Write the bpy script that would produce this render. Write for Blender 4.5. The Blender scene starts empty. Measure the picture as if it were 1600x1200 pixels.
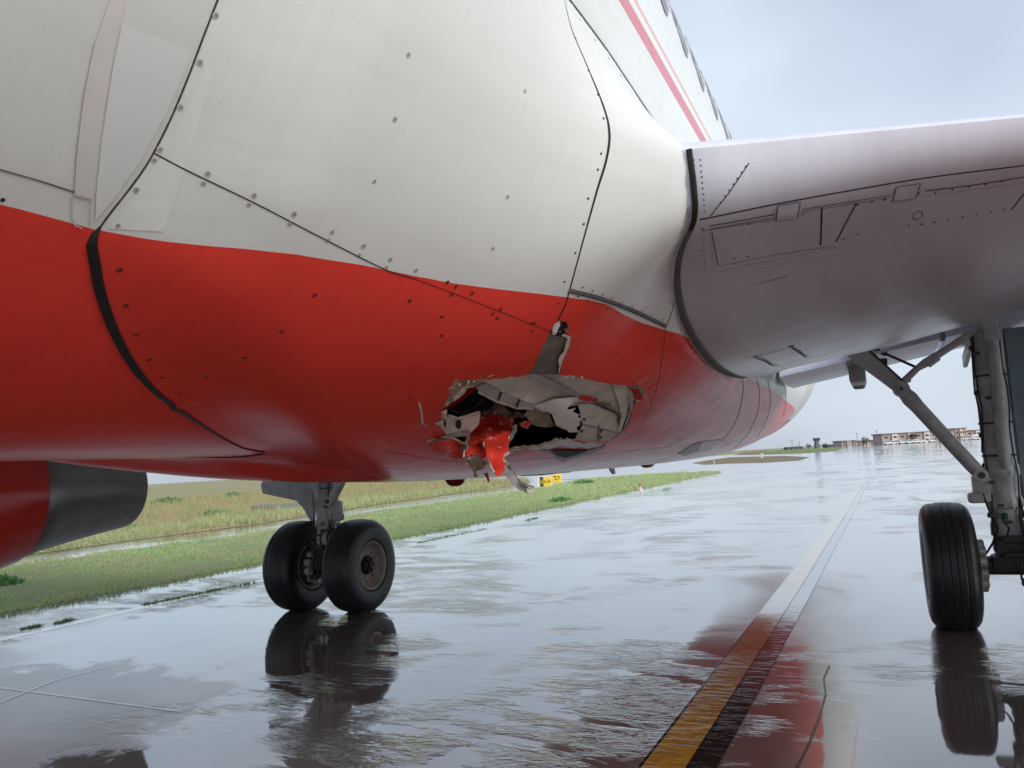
import bpy, bmesh, math, random
import numpy as np
from mathutils import Vector, Matrix, noise
from mathutils.bvhtree import BVHTree
from mathutils.geometry import delaunay_2d_cdt, barycentric_transform

random.seed(7); np.random.seed(7)
S = bpy.context.scene
COL = S.collection
PI = math.pi

# ------------------------------------------------------------------ camera
# world: +X towards the port wing tip, +Y aft, +Z up, origin on the ground under the main gear axle
CAM = np.array([2.7956, -8.6014, 1.7507])
YAW, PITCH, ROLL, FPX = 0.421118, 0.099123, -0.057244, 1244.6
_f = np.array([-math.sin(YAW)*math.cos(PITCH), math.cos(YAW)*math.cos(PITCH), math.sin(PITCH)])
_r0 = np.array([math.cos(YAW), math.sin(YAW), 0.0])
_u0 = np.cross(_r0, _f)
_r = math.cos(ROLL)*_r0 + math.sin(ROLL)*_u0
_u = -math.sin(ROLL)*_r0 + math.cos(ROLL)*_u0
cd = bpy.data.cameras.new('camera')
cd.sensor_width = 36.0; cd.sensor_fit = 'HORIZONTAL'; cd.lens = FPX*36.0/1600.0
cd.clip_start = 0.05; cd.clip_end = 9000.0
cam = bpy.data.objects.new('camera', cd); COL.objects.link(cam)
cam.matrix_world = Matrix(((_r[0], _u[0], -_f[0], CAM[0]), (_r[1], _u[1], -_f[1], CAM[1]),
                           (_r[2], _u[2], -_f[2], CAM[2]), (0, 0, 0, 1)))
S.camera = cam

# ------------------------------------------------------------------ sky, sun, exposure
SUN_EL, SUN_AZ = math.radians(31), math.radians(114)   # azimuth from +Y (aft) towards +X (port)
w = bpy.data.worlds.new('World'); S.world = w; w.use_nodes = True
wn, wl = w.node_tree.nodes, w.node_tree.links
wn.clear()
wo = wn.new('ShaderNodeOutputWorld'); wb = wn.new('ShaderNodeBackground')
sky = wn.new('ShaderNodeTexSky'); sky.sky_type = 'NISHITA'; sky.sun_disc = False
sky.sun_elevation = SUN_EL; sky.sun_rotation = SUN_AZ
sky.air_density = 1.0; sky.dust_density = 3.0; sky.ozone_density = 1.2
wb.inputs['Strength'].default_value = 0.066
tc = wn.new('ShaderNodeTexCoord')
cn = wn.new('ShaderNodeTexNoise'); cn.inputs['Scale'].default_value = 1.6
cn.inputs['Detail'].default_value = 3.0; cn.inputs['Roughness'].default_value = 0.45
mp = wn.new('ShaderNodeMapping'); mp.inputs['Scale'].default_value = (1, 1, 2.0)
cr = wn.new('ShaderNodeValToRGB')
cr.color_ramp.elements[0].position = 0.36; cr.color_ramp.elements[0].color = (0.42, 0.42, 0.42, 1)
cr.color_ramp.elements[1].position = 0.66; cr.color_ramp.elements[1].color = (0.94, 0.94, 0.94, 1)
mx = wn.new('ShaderNodeMixRGB'); mx.inputs[2].default_value = (5.4, 6.15, 7.1, 1)
wl.new(tc.outputs['Generated'], mp.inputs['Vector']); wl.new(mp.outputs[0], cn.inputs['Vector'])
wl.new(cn.outputs['Fac'], cr.inputs[0]); wl.new(cr.outputs[0], mx.inputs[0])
wl.new(sky.outputs[0], mx.inputs[1]); wl.new(mx.outputs[0], wb.inputs['Color']); wl.new(wb.outputs[0], wo.inputs[0])
sd = bpy.data.lights.new('sun', 'SUN'); sd.energy = 1.15; sd.angle = math.radians(40); sd.color = (1.0, 0.97, 0.92)
so = bpy.data.objects.new('sun', sd); COL.objects.link(so)
_sd = Vector((math.sin(SUN_AZ)*math.cos(SUN_EL), math.cos(SUN_AZ)*math.cos(SUN_EL), math.sin(SUN_EL)))
so.rotation_euler = _sd.to_track_quat('Z', 'Y').to_euler()
S.cycles.max_bounces = 7; S.cycles.diffuse_bounces = 4; S.cycles.glossy_bounces = 4; S.cycles.transmission_bounces = 3
S.view_settings.view_transform = 'Standard'; S.view_settings.look = 'None'
S.view_settings.exposure = 1.1; S.view_settings.gamma = 1.0; S.view_settings.use_curve_mapping = False

# ------------------------------------------------------------------ helpers
def ray(px, py):
    d = _r*((px-800)/FPX) - _u*((py-600)/FPX) + _f
    return Vector(CAM), Vector(d).normalized()
def ground(px, py, z=0.0):
    o, d = ray(px, py); return o + d*((z-o.z)/d.z)
def atY(px, py, Y):
    o, d = ray(px, py); return o + d*((Y-o.y)/d.y)
def atX(px, py, X):
    o, d = ray(px, py); return o + d*((X-o.x)/d.x)

class NT:
    """small wrapper for building a node material"""
    def __init__(s, name):
        s.m = bpy.data.materials.new(name); s.m.use_nodes = True
        s.n, s.l = s.m.node_tree.nodes, s.m.node_tree.links
        s.b = s.n['Principled BSDF']
    def node(s, t, **kw):
        o = s.n.new(t)
        for k, v in kw.items():
            if k.startswith('i_'):
                o.inputs[k[2:].replace('_', ' ')].default_value = v
            else: setattr(o, k, v)
        return o
    def link(s, a, b): s.l.new(a, b)
    def coord(s, scale=(1, 1, 1), rot=(0, 0, 0)):
        t = s.node('ShaderNodeTexCoord'); m = s.node('ShaderNodeMapping')
        m.inputs['Scale'].default_value = scale; m.inputs['Rotation'].default_value = rot
        s.link(t.outputs['Object'], m.inputs['Vector']); return m.outputs[0]
    def noise(s, scale, detail=4, rough=.55, vec=None, dist=0.0):
        t = s.node('ShaderNodeTexNoise'); t.inputs['Scale'].default_value = scale
        t.inputs['Detail'].default_value = detail; t.inputs['Roughness'].default_value = rough
        t.inputs['Distortion'].default_value = dist
        s.link(vec if vec is not None else s.coord(), t.inputs['Vector']); return t.outputs['Fac']
    def ramp(s, fac, stops):
        r = s.node('ShaderNodeValToRGB'); e = r.color_ramp.elements
        while len(e) < len(stops): e.new(0.5)
        for k, (p, c) in enumerate(stops):
            e[k].position = p; e[k].color = (c, c, c, 1) if not hasattr(c, '__len__') else (*c, 1)
        s.link(fac, r.inputs[0]); return r.outputs[0]
    def mix(s, fac, a, b, mode='MIX'):
        m = s.node('ShaderNodeMixRGB'); m.blend_type = mode
        for i, v in ((0, fac), (1, a), (2, b)):
            if hasattr(v, 'is_output'): s.link(v, m.inputs[i])
            elif i == 0: m.inputs[0].default_value = v
            else: m.inputs[i].default_value = (v, v, v, 1) if not hasattr(v, '__len__') else (*v, 1)
        return m.outputs[0]
    def math(s, op, a, b=0.0):
        m = s.node('ShaderNodeMath'); m.operation = op
        for i, v in enumerate((a, b)):
            if hasattr(v, 'is_output'): s.link(v, m.inputs[i])
            else: m.inputs[i].default_value = v
        return m.outputs[0]
    def bump(s, h, strength, dist=0.01):
        b = s.node('ShaderNodeBump'); b.inputs['Strength'].default_value = strength
        b.inputs['Distance'].default_value = dist
        s.link(h, b.inputs['Height']); return b.outputs[0]
    def set(s, **kw):
        for k, v in kw.items():
            k = k.replace('_', ' ')
            if hasattr(v, 'is_output'): s.link(v, s.b.inputs[k])
            elif hasattr(v, '__len__') and len(v) == 3: s.b.inputs[k].default_value = (*v, 1)
            else: s.b.inputs[k].default_value = v
        return s.m

def simple(name, col, rough=.5, metal=0.0, var=.25, scale=8.0, bump=0.0, coat=0.0):
    t = NT(name); nz = t.noise(scale, 6, .6)
    c = t.mix(t.ramp(nz, [(.3, 0), (.72, 1)]), tuple(x*(1-var) for x in col), tuple(min(1, x*(1+var*.5)) for x in col))
    t.set(Base_Color=c, Roughness=t.math('ADD', t.math('MULTIPLY', nz, .3*rough), rough*.85), Metallic=metal, Coat_Weight=coat)
    if bump: t.set(Normal=t.bump(t.noise(scale*4, 5), bump))
    return t.m

def mesh_obj(name, V, F, mats, parent=None, smooth=True, midx=None, recalc=False):
    me = bpy.data.meshes.new(name)
    me.from_pydata([tuple(v) for v in V], [], [tuple(f) for f in F])
    if not isinstance(mats, (list, tuple)): mats = [mats]
    for m in mats: me.materials.append(m)
    if midx is not None: me.polygons.foreach_set('material_index', midx)
    me.polygons.foreach_set('use_smooth', [smooth]*len(me.polygons))
    if recalc:
        bm = bmesh.new(); bm.from_mesh(me); bmesh.ops.recalc_face_normals(bm, faces=bm.faces); bm.to_mesh(me); bm.free()
    me.update()
    o = bpy.data.objects.new(name, me); COL.objects.link(o)
    if parent is not None: o.parent = parent
    return o
def empty(name, loc=(0, 0, 0)):
    o = bpy.data.objects.new(name, None); COL.objects.link(o); o.location = loc; o.empty_display_size = .3; return o
def tag(o, label=None, cat=None, group=None, kind=None):
    if label: o['label'] = label
    if cat: o['category'] = cat
    if group: o['group'] = group
    if kind: o['kind'] = kind
    return o

class MB:
    """collects simple solids into one mesh"""
    def __init__(s): s.V, s.F, s.M, s.Sm = [], [], [], []
    def add(s, V, F, m=0, smooth=True):
        n = len(s.V); s.V += [tuple(v) for v in V]; s.F += [tuple(i+n for i in f) for f in F]
        s.M += [m]*len(F); s.Sm += [smooth]*len(F)
    def box(s, c, size, rot=None, m=0, bev=0.0):
        bm = bmesh.new(); bmesh.ops.create_cube(bm, size=1.0)
        bmesh.ops.scale(bm, vec=size, verts=bm.verts)
        if bev > 0: bmesh.ops.bevel(bm, geom=bm.edges[:], offset=bev, segments=2, affect='EDGES', profile=.5)
        M = Matrix.Translation(c) @ (rot.to_4x4() if rot is not None else Matrix())
        bmesh.ops.transform(bm, matrix=M, verts=bm.verts); bm.verts.index_update()
        s.add([v.co[:] for v in bm.verts], [[v.index for v in f.verts] for f in bm.faces], m, False); bm.free()
    def tube(s, pts, rad, seg=16, m=0, cap=True, squash=None):
        P = [Vector(p) for p in pts]; R = rad if hasattr(rad, '__len__') else [rad]*len(P)
        V, F = [], []; up = None
        for i, p in enumerate(P):
            t = ((P[min(i+1, len(P)-1)]-P[max(i-1, 0)])).normalized()
            if up is None: up = Vector((0, 0, 1)) if abs(t.z) < .9 else Vector((0, 1, 0))
            a = t.cross(up).normalized(); b = a.cross(t).normalized(); up = b
            for k in range(seg):
                an = 2*PI*k/seg; V.append(p + a*(math.cos(an)*R[i]*(squash or 1)) + b*(math.sin(an)*R[i]))
        for i in range(len(P)-1):
            for k in range(seg):
                F.append((i*seg+k, i*seg+(k+1) % seg, (i+1)*seg+(k+1) % seg, (i+1)*seg+k))
        if cap: F.append(tuple(range(seg))[::-1]); F.append(tuple((len(P)-1)*seg+k for k in range(seg)))
        s.add(V, F, m)
    def lathe(s, prof, origin, axis, seg=48, m=0, closed=False):
        A = Vector(axis).normalized(); a = A.orthogonal().normalized(); b = A.cross(a); O = Vector(origin)
        V, F = [], []; n = len(prof)
        for k in range(seg):
            an = 2*PI*k/seg; d = a*math.cos(an)+b*math.sin(an)
            for (h, r) in prof: V.append(O + A*h + d*r)
        for k in range(seg):
            k2 = (k+1) % seg
            for i in range(n if closed else n-1):
                j = (i+1) % n; F.append((k*n+i, k*n+j, k2*n+j, k2*n+i))
        s.add(V, F, m)
    def prism(s, poly, d, m=0):
        """flat polygon (list of 3d points) extruded by vector d"""
        n = len(poly); V = [Vector(p) for p in poly]+[Vector(p)+Vector(d) for p in poly]
        F = [tuple(range(n))[::-1], tuple(range(n, 2*n))]+[(i, (i+1) % n, n+(i+1) % n, n+i) for i in range(n)]
        s.add(V, F, m, False)
    def build(s, name, mats, parent=None, recalc=True):
        o = mesh_obj(name, s.V, s.F, mats, parent, True, s.M)
        o.data.polygons.foreach_set('use_smooth', s.Sm)
        if recalc:
            bm = bmesh.new(); bm.from_mesh(o.data); bmesh.ops.recalc_face_normals(bm, faces=bm.faces); bm.to_mesh(o.data); bm.free()
        try: o.data.set_sharp_from_angle(angle=math.radians(42))
        except Exception: pass
        return o

def pchip(xs, ys, x):
    xs, ys, x = np.asarray(xs, float), np.asarray(ys, float), np.asarray(x, float)
    h = np.diff(xs); dl = np.diff(ys)/h; m = np.zeros(len(xs))
    for i in range(1, len(xs)-1):
        m[i] = 0 if dl[i-1]*dl[i] <= 0 else 2*dl[i-1]*dl[i]/(dl[i-1]+dl[i])
    m[0], m[-1] = dl[0], dl[-1]
    x = np.clip(x, xs[0], xs[-1]); k = np.clip(np.searchsorted(xs, x)-1, 0, len(xs)-2)
    t = (x-xs[k])/h[k]
    return ((1+2*t)*(1-t)**2*ys[k] + t*(1-t)**2*h[k]*m[k] + t*t*(3-2*t)*ys[k+1] + t*t*(t-1)*h[k]*m[k+1])
def catmull(P, per=8):
    P = [np.asarray(p, float) for p in P]; Q = [2*P[0]-P[1]]+P+[2*P[-1]-P[-2]]; out = []
    for i in range(1, len(Q)-2):
        for j in range(per):
            t = j/per; a, b, c, d = Q[i-1], Q[i], Q[i+1], Q[i+2]
            out.append(.5*((2*b)+(c-a)*t+(2*a-5*b+4*c-d)*t*t+(3*b-a-3*c+d)*t**3))
    out.append(P[-1]); return out
def inpoly(x, y, poly):
    c = False; n = len(poly); j = n-1
    for i in range(n):
        xi, yi = poly[i]; xj, yj = poly[j]
        if (yi > y) != (yj > y) and x < (xj-xi)*(y-yi)/(yj-yi)+xi: c = not c
        j = i
    return c
def cdt(poly_list, pts, keep):
    V, E = [], []
    for poly in poly_list:
        n0 = len(V); V += [Vector(p) for p in poly]; E += [(n0+i, n0+(i+1) % len(poly)) for i in range(len(poly))]
    V += [Vector(p) for p in pts]
    r = delaunay_2d_cdt(V, E, [], 0, 1e-7)
    v2, f2 = r[0], r[2]; out = []
    for f in f2:
        cx = sum(v2[i][0] for i in f)/len(f); cy = sum(v2[i][1] for i in f)/len(f)
        if keep(cx, cy): out.append(tuple(f))
    return v2, out

# ------------------------------------------------------------------ materials
PAINT_Z = 2.325
def paint_material(name, stripes=False):
    t = NT(name); tcn = t.node('ShaderNodeTexCoord'); sp = t.node('ShaderNodeSeparateXYZ')
    t.link(tcn.outputs['Object'], sp.inputs[0])
    wob = t.math('MULTIPLY', t.math('SUBTRACT', t.noise(3, 2), .5), .008)
    red = t.math('LESS_THAN', t.math('ADD', sp.outputs['Z'], wob), PAINT_Z)
    big = t.noise(1.3, 5, .6); fine = t.noise(1.0, 6, .65, t.coord((3, .7, 14)))
    grime = t.math('MULTIPLY', t.ramp(fine, [(.38, .0), (.75, 1)]), t.ramp(big, [(.35, .15), (.7, .9)]))
    white = t.mix(t.math('MULTIPLY', grime, .55), (.665, .70, .69), (.56, .56, .535))
    drip = t.ramp(t.noise(1.0, 4, .7, t.coord((2.0, 26, 1.1))), [(.50, 0), (.78, 1)])
    white = t.mix(t.math('MULTIPLY', drip, .10), white, (.42, .40, .37))
    speck = t.ramp(t.noise(160, 2, .5), [(.27, 1), (.31, 0)])
    white = t.mix(t.math('MULTIPLY', speck, .35), white, (.25, .22, .2))
    redc = t.mix(grime, (.76, .062, .045), (.62, .054, .040)); redc = t.mix(t.math('MULTIPLY', drip, .20), redc, (.40, .035, .028))
    col = t.mix(red, white, redc)
    if stripes:
        def band(z0, z1):
            return t.math('MULTIPLY', t.math('GREATER_THAN', sp.outputs['Z'], z0), t.math('LESS_THAN', sp.outputs['Z'], z1))
        col = t.mix(band(3.72, 3.80), col, (.56, .24, .28)); col = t.mix(band(3.845, 3.875), col, (.64, .42, .38))
    rough = t.math('ADD', t.math('MULTIPLY', t.noise(5, 5), .10), t.math('MULTIPLY', grime, .08))
    t.set(Base_Color=col, Roughness=t.math('ADD', rough, .14), Specular_IOR_Level=.025)
    h = t.math('ADD', t.math('MULTIPLY', t.noise(1.4, 2), 1.0), t.math('MULTIPLY', t.noise(5, 2), .12))
    t.set(Normal=t.bump(h, .35, .02))
    return t.m
M = {}
M['paint'] = paint_material('airframe_paint', False)
M['paint_fus'] = paint_material('fuselage_paint', True)
M['primer'] = simple('void_shaded_primer', (.035, .033, .026), .8)  # hull primer coloured near black so the void behind the hole looks shaded
def wing_material():
    t = NT('wing_grey_paint')
    big = t.noise(.9, 5, .6); st = t.noise(1.0, 5, .6, t.coord((9, .8, 2)))
    g = t.math('MULTIPLY', t.ramp(st, [(.35, 0), (.8, 1)]), .8)
    c = t.mix(g, (.72, .74, .84), (.63, .645, .73)); c = t.mix(t.math('MULTIPLY', t.ramp(big, [(.4, 0), (.7, 1)]), .3), c, (.63, .645, .73))
    t.set(Base_Color=c, Roughness=t.math('ADD', t.math('MULTIPLY', t.noise(4, 5), .12), .20), Specular_IOR_Level=.3)
    t.set(Normal=t.bump(t.math('ADD', t.noise(1.7, 2), t.math('MULTIPLY', t.noise(6, 2), .1)), .3, .02)); return t.m
M['wing'] = wing_material()
M['slat'] = simple('slat_metal', (.60, .595, .615), .24, .0, .10, 5, 0, .2)
M['seam'] = simple('seam_gap', (.018, .017, .018), .8)
M['seal'] = simple('rubber_seal', (.012, .012, .013), .55)
M['sealgrey'] = simple('grey_sealant', (.17, .165, .185), .6, 0, .4, 12)
M['fast_d'] = simple('fastener_dark', (.045, .04, .036), .5, .3)
M['fast_l'] = simple('fastener_halo', (.62, .61, .585), .4)
M['fast_r'] = simple('fastener_red', (.20, .026, .02), .5)
M['patch'] = simple('fresh_white_and_lit_bay', (.685, .725, .72), .35, 0, .04, 3); M['patch'].node_tree.nodes['Principled BSDF'].inputs['Specular IOR Level'].default_value = .05  # fresh paint on the skin; also whitens the flap bay as if lit
M['band'] = simple('cream_white_paint', (.67, .665, .64), .35, 0, .08, 3); M['band'].node_tree.nodes['Principled BSDF'].inputs['Specular IOR Level'].default_value = .05
M['tyre'] = None
def tyre_material():
    t = NT('tyre_rubber'); nz = t.noise(22, 6, .65)
    t.set(Base_Color=t.mix(nz, (.008, .011, .014), (.030, .038, .046)), Roughness=t.math('ADD', t.math('MULTIPLY', nz, .35), .26), Specular_IOR_Level=.5)
    t.set(Normal=t.bump(t.noise(60, 4), .12, .004)); return t.m
M['tyre'] = tyre_material()
M['gear'] = simple('gear_grey_paint', (.56, .585, .61), .38, .0, .35, 7, .05)
M['geardark'] = simple('gear_dark_grime', (.09, .085, .08), .55, .2, .5, 20, .1)
M['chrome'] = simple('oleo_chrome', (.55, .56, .57), .22, .9, .15, 10)
M['rim'] = simple('wheel_rim_paint', (.44, .42, .38), .5, .1, .45, 14, .08)
M['hub'] = simple('hub_dark', (.02, .02, .02), .55, .3, .4, 20)
M['brake'] = simple('brake_pistons', (.72, .70, .63), .45, .3, .4, 18)
M['hose'] = simple('black_hose', (.02, .02, .022), .5)
M['door'] = simple('gear_door_flare_teal', (.20, .285, .33), .33, 0, .35, 4)  # teal cast of lens flare put into the near door's colour
M['green'] = simple('green_placard', (.02, .14, .09), .5, 0, .1)
M['nozzle'] = None
def nozzle_material():
    t = NT('exhaust_metal'); a = t.noise(1.0, 6, .6, t.coord((2, 9, 2))); b = t.noise(2.2, 5, .6)
    t.set(Base_Color=t.mix(t.mix(.5, a, b), (.16, .16, .175), (.52, .50, .46)), Metallic=.5, Roughness=.36); return t.m
M['nozzle'] = nozzle_material()
M['cowl'] = simple('red_cowl_paint', (.78, .055, .038), .2, 0, .12, 2)
M['inner'] = simple('inner_structure_primer', (.78, .745, .67), .5, 0, .28, 9, .03)
M['inner2'] = simple('inner_structure_grey', (.46, .46, .47), .5, .0, .3, 7, .03)
M['innerbrown'] = simple('inner_composite_brown', (.32, .26, .20), .7, 0, .45, 9, .2)
M['torn'] = simple('torn_composite', (.42, .31, .23), .85, 0, .6, 45, .5)
M['tornwhite'] = simple('torn_white_fibre', (.74, .66, .58), .85, 0, .4, 45, .4)
M['whitesheet'] = simple('white_inner_sheet', (.86, .88, .88), .4, 0, .08, 5, .1)
def torn_red_material():
    t = NT('torn_red_panel'); nz = t.noise(9, 6, .65); sc = t.noise(1.0, 5, .6, t.coord((14, 30, 26)))
    scr = t.ramp(sc, [(.62, 0), (.66, 1)])
    c = t.mix(t.math('MULTIPLY', scr, .75), t.mix(nz, (.78, .055, .035), (.62, .045, .03)), (.80, .62, .57))
    t.set(Base_Color=c, Roughness=t.math('ADD', t.math('MULTIPLY', nz, .3), .15), Specular_IOR_Level=.06)
    t.set(Normal=t.bump(t.noise(14, 5), .22, .01)); return t.m
M['tornred'] = torn_red_material()
M['redplain'] = simple('red_paint_plain', (.42, .022, .014), .25, 0, .2, 5)
M['darkred'] = simple('dark_red_blister', (.20, .018, .014), .3, 0, .3, 5)
for _k in ('redplain', 'darkred'): M[_k].node_tree.nodes['Principled BSDF'].inputs['Specular IOR Level'].default_value = .06
M['window'] = simple('cabin_window_glass', (.03, .035, .04), .1)
M['windowred'] = simple('window_arch_red', (.45, .09, .12), .3)

# ================================================================== GROUND
def G2(px, py): p = ground(px, py); return (p.x, p.y)
def pavement_material(name, base=(.140, .118, .106), light=(.27, .245, .23), wet=True):
    t = NT(name); v = t.coord()
    n1 = t.noise(.35, 3, .6, v); n2 = t.noise(2.2, 5, .65, v); n3 = t.noise(60, 2, .6, v)
    c = t.mix(t.ramp(n1, [(.35, 0), (.72, 1)]), base, tuple(x*1.5 for x in base))
    c = t.mix(t.math('MULTIPLY', t.ramp(n2, [(.45, 0), (.8, 1)]), .6), c, light)
    c = t.mix(t.math('MULTIPLY', n3, .5), c, tuple(x*.6 for x in base))
    # standing film of water: smooth where deep, grainy where only damp
    film = t.ramp(t.noise(.22, 4, .55, t.coord((1, .55, 1)), .6), [(.33, 1), (.47, 0)])     # 1 = only damp
    tcg = t.node('ShaderNodeTexCoord')
    def blob(c, sx, sy, edge):
        mpn = t.node('ShaderNodeMapping'); mpn.inputs['Location'].default_value = (-c[0]/sx, -c[1]/sy, 0); mpn.inputs['Scale'].default_value = (1/sx, 1/sy, 0)
        t.link(tcg.outputs['Object'], mpn.inputs['Vector']); ln = t.node('ShaderNodeVectorMath'); ln.operation = 'LENGTH'; t.link(mpn.outputs[0], ln.inputs[0])
        return t.ramp(t.math('ADD', ln.outputs['Value'], t.math('MULTIPLY', t.math('SUBTRACT', n2, .5), 1.3)), [(.75-edge, 1), (.75+edge, 0)])
    if wet:
        b1 = blob((-3.9, -4.2), 2.6, 1.9, .10); b2 = blob((2.40, -4.2), .34, 2.0, .22)
        film = t.math('MAXIMUM', film, t.math('MULTIPLY', b1, 1.0)); c = t.mix(t.math('MULTIPLY', b1, .75), c, (.40, .36, .35)); c = t.mix(t.math('MULTIPLY', t.math('MULTIPLY', b1, n3), .8), c, (.16, .13, .125)); c = t.mix(t.math('MULTIPLY', b2, .7), c, (.36, .33, .29))
    rgh = t.math('ADD', t.math('MULTIPLY', film, .26), t.math('ADD', t.math('MULTIPLY', n2, .05), .015))
    t.set(Base_Color=c, Roughness=rgh, IOR=1.6, Coat_Weight=1.0, Coat_Roughness=rgh, Coat_IOR=1.5)
    rip_mask = t.ramp(t.noise(.33, 3, .55, t.coord((1, .7, 1)), .8), [(.47, .0), (.64, 1)])
    r1 = t.noise(1.0, 4, .6, t.coord((4.5, 15, 1), (0, 0, .45)), .8)
    r2 = t.noise(1.0, 3, .6, t.coord((16, 48, 1), (0, 0, .25)), .5)
    w1 = t.ramp(r1, [(.46, 0), (.66, 1)]); w2 = t.ramp(r2, [(.50, 0), (.70, 1)]); mk2 = t.ramp(t.noise(1.1, 3, .6, t.coord((.6, 1.5, 1)), 1.0), [(.42, .0), (.62, 1)])
    rip = t.math('MULTIPLY', t.math('ADD', t.math('MULTIPLY', w1, .8), t.math('MULTIPLY', w2, .22)), t.math('MULTIPLY', rip_mask, mk2))
    grain = t.math('MULTIPLY', t.math('MULTIPLY', n3, film), .09)
    nb = t.bump(t.math('ADD', t.math('ADD', rip, grain), t.math('MULTIPLY', t.noise(1.2, 2, .5, v), .35)), .55, .026)
    t.set(Normal=nb, Coat_Normal=nb)
    return t.m
M['pave'] = pavement_material('wet_pavement')
M['road'] = pavement_material('wet_service_road', (.10, .092, .085), (.2, .19, .18), False)
def line_material(name, col, wear=.45, coat=.25):
    t = NT(name); n = t.noise(7, 6, .7); n2 = t.noise(1.4, 4, .6)
    k = t.math('MULTIPLY', t.ramp(n, [(.42, 0), (.62, 1)]), wear)
    c = t.mix(k, t.mix(n2, col, tuple(x*.6 for x in col)), (.06, .05, .045))
    r1 = t.ramp(t.noise(1.0, 4, .6, t.coord((4.5, 15, 1), (0, 0, .45)), .8), [(.46, 0), (.66, 1)])
    t.set(Base_Color=c, Roughness=.06, IOR=1.5, Coat_Weight=coat, Coat_Roughness=.03, Coat_IOR=1.5)
    spn = t.node('ShaderNodeSeparateXYZ'); tcn = t.node('ShaderNodeTexCoord'); t.link(tcn.outputs['Object'], spn.inputs[0])
    if coat > .1: # the water film over the paint gets deeper with the fall of the pavement
        deep = t.ramp(t.math('MULTIPLY', t.math('ADD', t.math('ADD', spn.outputs['Y'], 5.0), t.math('MULTIPLY', n, 3.0)), .08), [(.25, coat), (.62, 1.0)]); t.set(Coat_Weight=deep, IOR=t.math('ADD', t.math('MULTIPLY', deep, .58), 1.02))
        t.set(Coat_IOR=1.5)
    mk = t.ramp(t.noise(.33, 3, .55, t.coord((1, .7, 1)), .8), [(.40, .04), (.62, 1)]); nb = t.bump(t.math('MULTIPLY', t.math('MULTIPLY', r1, mk), .3), .4, .014); t.set(Normal=nb, Coat_Normal=nb); return t.m
M['yellow'] = line_material('yellow_line_paint', (.62, .31, .03))
M['black'] = line_material('black_line_border', (.02, .017, .016), .3, .12)
M['cream'] = line_material('cream_edge_line_paint', (.95, .88, .72), .2, 1.0)
def soil_material(name, cols, sc=.5):
    t = NT(name); n = t.noise(sc, 6, .65); n2 = t.noise(9, 6, .7)
    c = t.mix(t.ramp(n, [(.35, 0), (.65, 1)]), cols[0], cols[1]); c = t.mix(t.math('MULTIPLY', n2, .6), c, cols[2])
    t.set(Base_Color=c, Roughness=.95, Normal=t.bump(n2, .6, .04)); return t.m
M['soil'] = soil_material('verge_soil', [(.22, .28, .11), (.30, .27, .15), (.18, .24, .10)])
M['field'] = soil_material('far_field', [(.20, .23, .10), (.38, .29, .16), (.24, .22, .11)], .12)
M['dirt'] = soil_material('dirt_strip', [(.18, .13, .07), (.24, .18, .10), (.12, .11, .05)], .8)

def flat(name, poly, z, mat, kind='structure', parent=None):
    o = mesh_obj(name, [(x, y, z) for x, y in poly], [tuple(range(len(poly)))], mat, parent, False)
    if o.data.polygons[0].normal.z < 0: o.data.flip_normals()
    if kind: o['kind'] = kind
    return o
flat('ground', [(-3500, -800), (3500, -800), (3500, 6000), (-3500, 6000)], -.06, M['field'])
flat('taxiway', [(-8.85, -90), (260, -90), (260, 900), (-40, 900), (-60, 260), (-60, 160), (-45, 92), (-70, 61), (-9.3, 60)], 0.0, M['pave'])

# grass verge between the taxiway and the service road
vergeA = [(-8.85, -40)]+[G2(*q) for q in ((0, 963), (200, 924), (360, 890), (500, 862), (640, 838), (770, 812), (900, 785), (1010, 762), (1090, 745), (1127, 738))]
vergeA += [G2(*q) for q in ((1090, 739), (1012, 742), (909, 750), (840, 764), (700, 785), (600, 798.6), (400, 834), (200, 861), (45, 882))]+[(-12.6, -12), (-12.2, -40)]
roadP = [(-16, -40), (-16, -12)]+[G2(*q) for q in ((50, 866), (200, 845), (400, 819), (600, 786.5), (720, 770), (790, 761))]
fieldB = roadP[:]+[G2(830, 752), (-60, 95), (-160, 150), (-420, 260), (-420, -40)]
flat('service_road', [(-9.2, -42), (-9.2, 59.9), (-71, 60.9), (-45, 91), (-90, 60), (-60, -42)], -.012, M['road'])
def verge_mesh(name, poly, mat, zc=.05):
    """low mound: edge on the pavement, crown a few centimetres up"""
    P = [tuple(p) for p in poly]; xs = [p[0] for p in P]; ys = [p[1] for p in P]
    pts = []
    Yr = np.arange(max(min(ys), -14), min(max(ys), 120), 1.2)
    for y in Yr:
        for x in np.arange(max(min(xs), -70), max(xs), 1.2):
            q = (x+random.uniform(-.4, .4), y+random.uniform(-.4, .4))
            if inpoly(q[0], q[1], P): pts.append(q)
    v, f = cdt([P], pts, lambda x, y: inpoly(x, y, P))
    n = len(P)
    V = [(p[0], p[1], (-.005 if i < n else zc+.03*noise.noise((p[0]*.6, p[1]*.6, 1)))) for i, p in enumerate(v)]
    o = mesh_obj(name, V, f, mat, None, True)
    if sum(p.normal.z for p in o.data.polygons) < 0: o.data.flip_normals()
    o['kind'] = 'structure'; return o
verge_mesh('grass_verge', vergeA, M['soil']); verge_mesh('dry_field', fieldB, M['field'], .12)

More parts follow.
